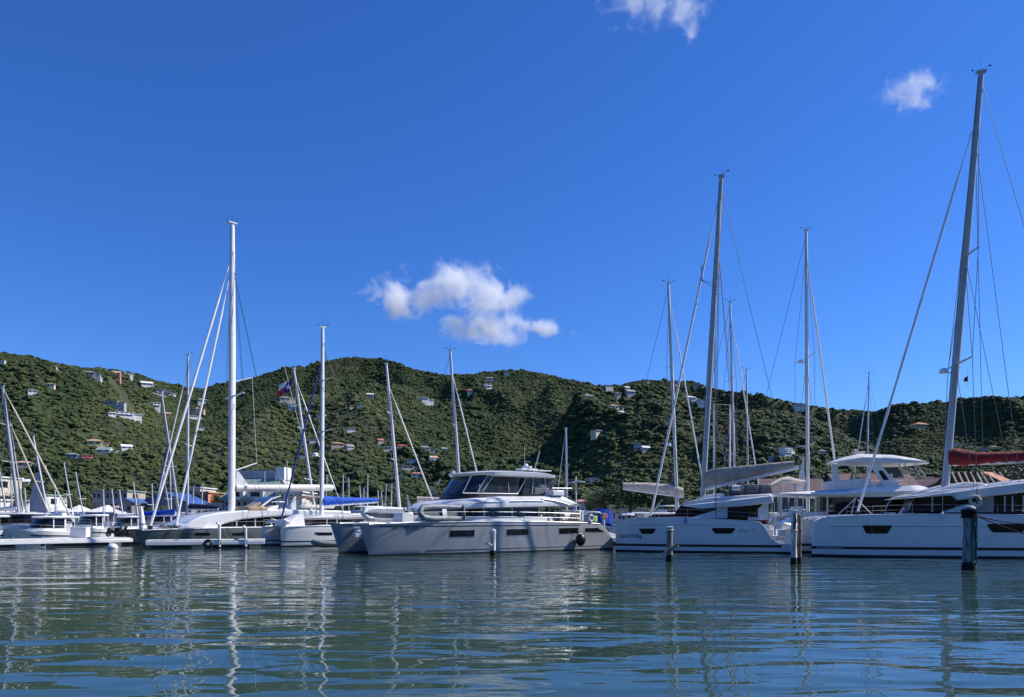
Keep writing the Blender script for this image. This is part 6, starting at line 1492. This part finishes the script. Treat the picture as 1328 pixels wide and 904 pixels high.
for a in [(818, 621, 158, 14, "broad dark tree behind the power catamaran's stern, largest of its clump", 0), (848, 627, 152, 9, "dark round tree at the right end of the clump behind the power catamaran's stern", 0), (783, 634, 166, 8, "dark tree at the left end of the clump behind the power catamaran's stern", 0),
          (765, 640, 178, 6, "small green tree beside the double floodlight post", 1), (893, 645, 150, 7, "green tree left of the taupe-covered catamaran's mast", 1), (905, 652, 160, 6, "low tree directly behind the taupe-covered catamaran's mast", 0),
          (868, 640, 172, 7, "tree behind the cream boom cover", 1), (925, 640, 168, 9, "tree under the taupe boom cover near the mast", 1), (962, 632, 176, 9, "tree showing over the taupe boom cover's middle", 0), (985, 636, 168, 7, "tree below the taupe boom cover's right end", 1),
          (1060, 652, 140, 6, "leafy bush right of the silver radar mast", 2), (1072, 648, 150, 6, "leafy bush beside the hardtop's rear post", 1), (1108, 612, 172, 5, "bright green tree seen under the open hardtop", 2), (1150, 628, 190, 9, "dark tree seen through the hardtop's arch", 0),
          (1222, 628, 160, 6, "green tree just left of the tallest mast", 1), (1325, 600, 175, 9, "green tree at the right edge above the pergola", 1), (1300, 608, 200, 10, "tree behind the pergola's salmon roof", 0),
          (205, 655, 170, 5, "bushy tree before the deep blue roof", 1), (340, 652, 165, 5, "palm-like bush before the grey harbour building", 2), (122, 652, 192, 5, "bush peeping over the white marquees", 0), (20, 640, 182, 8, "dark tree behind the far left masts", 0), (105, 640, 200, 8, "olive tree above the left marquee", 1),
          (292, 640, 205, 9, "dark tree right of the orange building", 0), (225, 640, 220, 9, "dark tree behind the deep blue roof", 0), (425, 640, 190, 11, "dark tree right of the cream stepped building", 0), (455, 648, 180, 9, "dark tree above the bright blue cover", 0), (490, 650, 185, 10, "dark tree behind the bright blue cover's tip", 0), (540, 650, 180, 9, "olive tree right of the tiny sailing dinghy", 1), (572, 648, 190, 10, "dark tree left of the power catamaran's windscreen", 0), (520, 646, 200, 9, "dark tree behind the tiny sailing dinghy", 0)]:
    tree(a[0], a[1], a[2], a[3], a[4], a[5])
# quay strip
k = MB(); k.b2((-260, 168, -.5), (330, 173.5, 1.0)); qy = k.build('quay', CONC); tag(qy, kind='structure')

# ------------------------------------------------------------------ clouds
def cloud(name, lobes, Yc, dens, scale, label):
    """lobes = (px, py, rx_px, ry_px) at distance Yc; a closed box filled with uneven water vapour"""
    s = Yc / F; C0 = [((px - 664) * s, (HZ - py) * s + CZ, rx * s, ry * s) for px, py, rx, ry in lobes]
    xa = min(c[0] - c[2] * 1.5 for c in C0); xb = max(c[0] + c[2] * 1.5 for c in C0); za = min(c[1] - c[3] * 1.7 for c in C0); zb = max(c[1] + c[3] * 1.7 for c in C0)
    dep = max(c[2] for c in C0) * 1.1
    o = MB().b2((xa, Yc - dep, za), (xb, Yc + dep, zb)).build(name, bpy.data.materials.new("cloud_vapour"), smooth=0); m = o.data.materials[0]; m.use_nodes = True
    n, l = m.node_tree.nodes, m.node_tree.links; n.clear(); out = n.new("ShaderNodeOutputMaterial"); v = n.new("ShaderNodeVolumePrincipled"); v.inputs['Color'].default_value = (1, 1, 1, 1); v.inputs['Anisotropy'].default_value = 0.15
    g = n.new("ShaderNodeNewGeometry")
    def mth(op, a, b=None, c=None):
        q = n.new("ShaderNodeMath"); q.operation = op
        for i, x in enumerate((a, b, c)):
            if x is None: continue
            if isinstance(x, (int, float)): q.inputs[i].default_value = x
            else: l.new(x, q.inputs[i])
        return q.outputs[0]
    acc = None
    for cx, cz, rx, rz in C0:
        mp = n.new("ShaderNodeMapping"); mp.vector_type = 'POINT'; ry = max(rx, rz) * .8
        mp.inputs['Scale'].default_value = (1 / rx, 1 / ry, 1 / rz); mp.inputs['Location'].default_value = (-cx / rx, -Yc / ry, -cz / rz); l.new(g.outputs['Position'], mp.inputs[0])
        ln = n.new("ShaderNodeVectorMath"); ln.operation = 'LENGTH'; l.new(mp.outputs[0], ln.inputs[0]); d = mth('SUBTRACT', 1.0, ln.outputs['Value'])
        acc = d if acc is None else mth('SMOOTH_MAX', acc, d, .25)
    nz = n.new("ShaderNodeTexNoise"); nz.inputs['Scale'].default_value = scale; nz.inputs['Detail'].default_value = 7; nz.inputs['Roughness'].default_value = .62; nz.inputs['Distortion'].default_value = .6; l.new(g.outputs['Position'], nz.inputs['Vector'])
    val = mth('ADD', acc, mth('MULTIPLY', mth('SUBTRACT', nz.outputs['Fac'], .565), 3.6))
    val = mth('MULTIPLY', mth('MAXIMUM', mth('MINIMUM', val, 1.0), 0.0), dens)
    l.new(val, v.inputs['Density']); l.new(v.outputs[0], out.inputs['Volume'])
    tag(o, label, "cloud", kind='stuff')
cloud('cloud', [(513, 386, 44, 32), (556, 386, 44, 28), (597, 376, 52, 38), (630, 386, 44, 30), (668, 383, 28, 22), (588, 415, 30, 12), (638, 429, 58, 22), (700, 426, 32, 12), (742, 430, 17, 12)], 3000, .028, .010, "white cumulus cloud low over the middle hill")
cloud('cloud', [(850, -12, 70, 34), (888, 14, 30, 32), (896, 42, 15, 24)], 2600, .014, .012, "ragged white cloud cut by the top edge of the photo")
cloud('cloud', [(1187, 116, 38, 23), (1165, 118, 26, 20), (1192, 132, 20, 16)], 2600, .015, .018, "small curled white cloud left of the tallest mast's top")
# ------------------------------------------------------------------ forest on the hills (one mass)
def forest():
    N = 480000
    a = rng.uniform(-0.80, 0.82, N * 3); yy = 212 + (1900 - 212) * rng.uniform(0, 1, N * 3) ** 0.95
    keep = rng.uniform(0, 1, len(a)) < np.clip(yy / 1000, 0.3, 1)
    a, yy = a[keep][:N], yy[keep][:N]; x = a * yy
    z = groundv(x, yy)
    # skip points on the far side of the ridge
    z2 = groundv(x, np.minimum(yy + 20, 2590)); z1 = groundv(x, yy - 20)
    vis = (z2 - z1) / 40 > -0.25
    hz_ = np.array(CLEAR)
    ok = np.ones(len(x), bool)
    for cx, cy, r in CLEAR:
        dx = x - cx; dy = yy - cy
        dirx, diry = -cx / math.hypot(cx, cy), -cy / math.hypot(cx, cy)
        al = dx * dirx + dy * diry; la = -dx * diry + dy * dirx
        ok &= ~((np.abs(la) < r * 0.5) & (al > -r * 0.45) & (al < r * 0.6))
    px = 664 + F * x / yy; py = HZ - F * (z - CZ) / yy
    scr = fbm(x / 90, yy / 140, 77, 4)
    grass = np.clip((scr - 0.60) * 9, 0, 1)
    for cx, cy, rx, ry, g in ((170, 560, 75, 55, 1.0), (165, 625, 70, 28, .9), (40, 560, 60, 60, .35), (20, 500, 60, 20, .5), (255, 590, 60, 55, .45), (700, 545, 45, 55, .5), (500, 525, 50, 16, .6), (805, 497, 30, 8, 1), (1235, 560, 45, 24, .8), (905, 500, 40, 12, .7), (830, 606, 95, 34, .75), (1150, 600, 80, 25, .4), (640, 640, 120, 12, .0), (690, 495, 18, 14, .9), (1090, 545, 30, 10, .3)):
        grass = np.maximum(grass, g * np.exp(-(((px - cx) / rx) ** 2 + ((py - cy) / ry) ** 2) ** 1.5))
    grass = np.clip(grass + (rng.uniform(0, 1, len(x)) - 0.5) * 0.35, 0, 1)
    ok &= vis & ~((grass > 0.8) & (rng.uniform(0, 1, len(x)) < 0.25))
    x, yy, z, grass = x[ok], yy[ok], z[ok], grass[ok]
    big = rng.uniform(0, 1, len(x)) ** 2.5
    tall = (rng.uniform(0, 1, len(x)) < 0.045 * (fbm(x / 60, yy / 80, 55, 3) > .47)) * (1 - grass)
    s = (1.2 + 2.0 * big + 1.4 * tall) * (1 - 0.45 * grass)
    # the valley foot carries larger trees
    me = bpy.data.meshes.new("forest"); me.vertices.add(len(x))
    me.vertices.foreach_set('co', np.stack([x, yy, z + s * (0.15 + .45 * tall)], -1).ravel())
    for nm, ar in (('scl', s), ('tint', np.clip(grass * 0.7 + 0.42 * (fbm(x / 45, yy / 60, 91, 3) - .25) + 0.3 * rng.uniform(0, 1, len(x)) ** 2, 0, 1)), ('rotz', rng.uniform(0, 6.28, len(x))), ('hgt', rng.uniform(0.7, 1.1, len(x)))):
        at = me.attributes.new(nm, 'FLOAT', 'POINT'); at.data.foreach_set('value', ar.astype(np.float32))
    o = bpy.data.objects.new("forest", me); COL.objects.link(o)
    m = bpy.data.materials.new("canopy"); m.use_nodes = True; n, l = m.node_tree.nodes, m.node_tree.links
    p = n["Principled BSDF"]; p.inputs['Roughness'].default_value = 0.75; p.inputs['Specular IOR Level'].default_value = 0.2
    at = n.new("ShaderNodeAttribute"); at.attribute_type = 'INSTANCER'; at.attribute_name = 'tint'
    oi = n.new("ShaderNodeObjectInfo")
    mx_ = n.new("ShaderNodeMix"); mx_.data_type = 'RGBA'
    mx_.inputs[6].default_value = (0.030, 0.051, 0.019, 1); mx_.inputs[7].default_value = (0.098, 0.114, 0.037, 1)
    tcn = n.new("ShaderNodeTexCoord"); nz = n.new("ShaderNodeTexNoise"); nz.inputs['Scale'].default_value = 2.2; nz.inputs['Detail'].default_value = 6; nz.inputs['Roughness'].default_value = 0.7
    l.new(tcn.outputs['Object'], nz.inputs['Vector'])
    hs = n.new("ShaderNodeHueSaturation"); mr = n.new("ShaderNodeMapRange"); mr.inputs['To Min'].default_value = 0.55; mr.inputs['To Max'].default_value = 1.5
    l.new(nz.outputs['Fac'], mr.inputs['Value']); l.new(mr.outputs[0], hs.inputs['Value'])
    l.new(at.outputs['Fac'], mx_.inputs[0]); l.new(mx_.outputs[2], hs.inputs['Color']); l.new(hs.outputs[0], p.inputs['Base Color'])
    bp = n.new("ShaderNodeBump"); bp.inputs['Strength'].default_value = 0.7; bp.inputs['Distance'].default_value = 0.35
    nb = n.new("ShaderNodeTexNoise"); nb.inputs['Scale'].default_value = 5; nb.inputs['Detail'].default_value = 4
    l.new(tcn.outputs['Object'], nb.inputs['Vector']); l.new(nb.outputs['Fac'], bp.inputs['Height']); l.new(bp.outputs[0], p.inputs['Normal'])
    crowns = bpy.data.collections.new("crown_shapes")
    for q in range(5):
        bm = bmesh.new(); bmesh.ops.create_icosphere(bm, subdivisions=3, radius=1.0)
        for v in bm.verts:
            d = v.co.normalized(); s1 = 0
            for o_, (f_, am) in enumerate(((2.1, .22), (4.7, .16), (10., .12))):
                s1 += am * (math.sin(d.x * f_ + q * 3 + o_) * math.cos(d.y * f_ * 1.1 - q) + math.sin(d.z * f_ * 1.3 + q * 1.7 + o_ * 2) * math.cos(d.x * f_ * .8 + 2 * o_)) * 0.8
            v.co = d * (1.0 + s1 + random.uniform(-0.09, 0.09)); v.co.z *= 0.7
        mm = bpy.data.meshes.new("crown"); bm.to_mesh(mm); bm.free(); mm.materials.append(m)
        crowns.objects.link(bpy.data.objects.new("crown", mm))
    ng = bpy.data.node_groups.new("scatter", 'GeometryNodeTree')
    ng.interface.new_socket("Geometry", in_out='INPUT', socket_type='NodeSocketGeometry'); ng.interface.new_socket("Geometry", in_out='OUTPUT', socket_type='NodeSocketGeometry')
    gi = ng.nodes.new('NodeGroupInput'); go = ng.nodes.new('NodeGroupOutput'); N_ = ng.nodes.new; L = ng.links.new
    m2p = N_('GeometryNodeMeshToPoints'); iop = N_('GeometryNodeInstanceOnPoints'); ci = N_('GeometryNodeCollectionInfo')
    ci.inputs['Collection'].default_value = crowns; ci.inputs['Separate Children'].default_value = True; ci.inputs['Reset Children'].default_value = True
    iop.inputs['Pick Instance'].default_value = True
    def att(nm):
        q = N_('GeometryNodeInputNamedAttribute'); q.data_type = 'FLOAT'; q.inputs['Name'].default_value = nm; return q.outputs['Attribute']
    cz = N_('ShaderNodeCombineXYZ'); L(att('rotz'), cz.inputs['Z'])
    mu = N_('ShaderNodeMath'); mu.operation = 'MULTIPLY'; L(att('scl'), mu.inputs[0]); L(att('hgt'), mu.inputs[1])
    cs = N_('ShaderNodeCombineXYZ'); L(att('scl'), cs.inputs['X']); L(att('scl'), cs.inputs['Y']); L(mu.outputs[0], cs.inputs['Z'])
    L(gi.outputs[0], m2p.inputs['Mesh']); L(m2p.outputs[0], iop.inputs['Points']); L(ci.outputs[0], iop.inputs['Instance'])
    L(cz.outputs[0], iop.inputs['Rotation']); L(cs.outputs[0], iop.inputs['Scale']); L(iop.outputs[0], go.inputs[0])
    md = o.modifiers.new("scatter", 'NODES'); md.node_group = ng
    tag(o, "dense green forest and scrub covering the hills behind the harbour", "forest", kind='stuff')
forest()
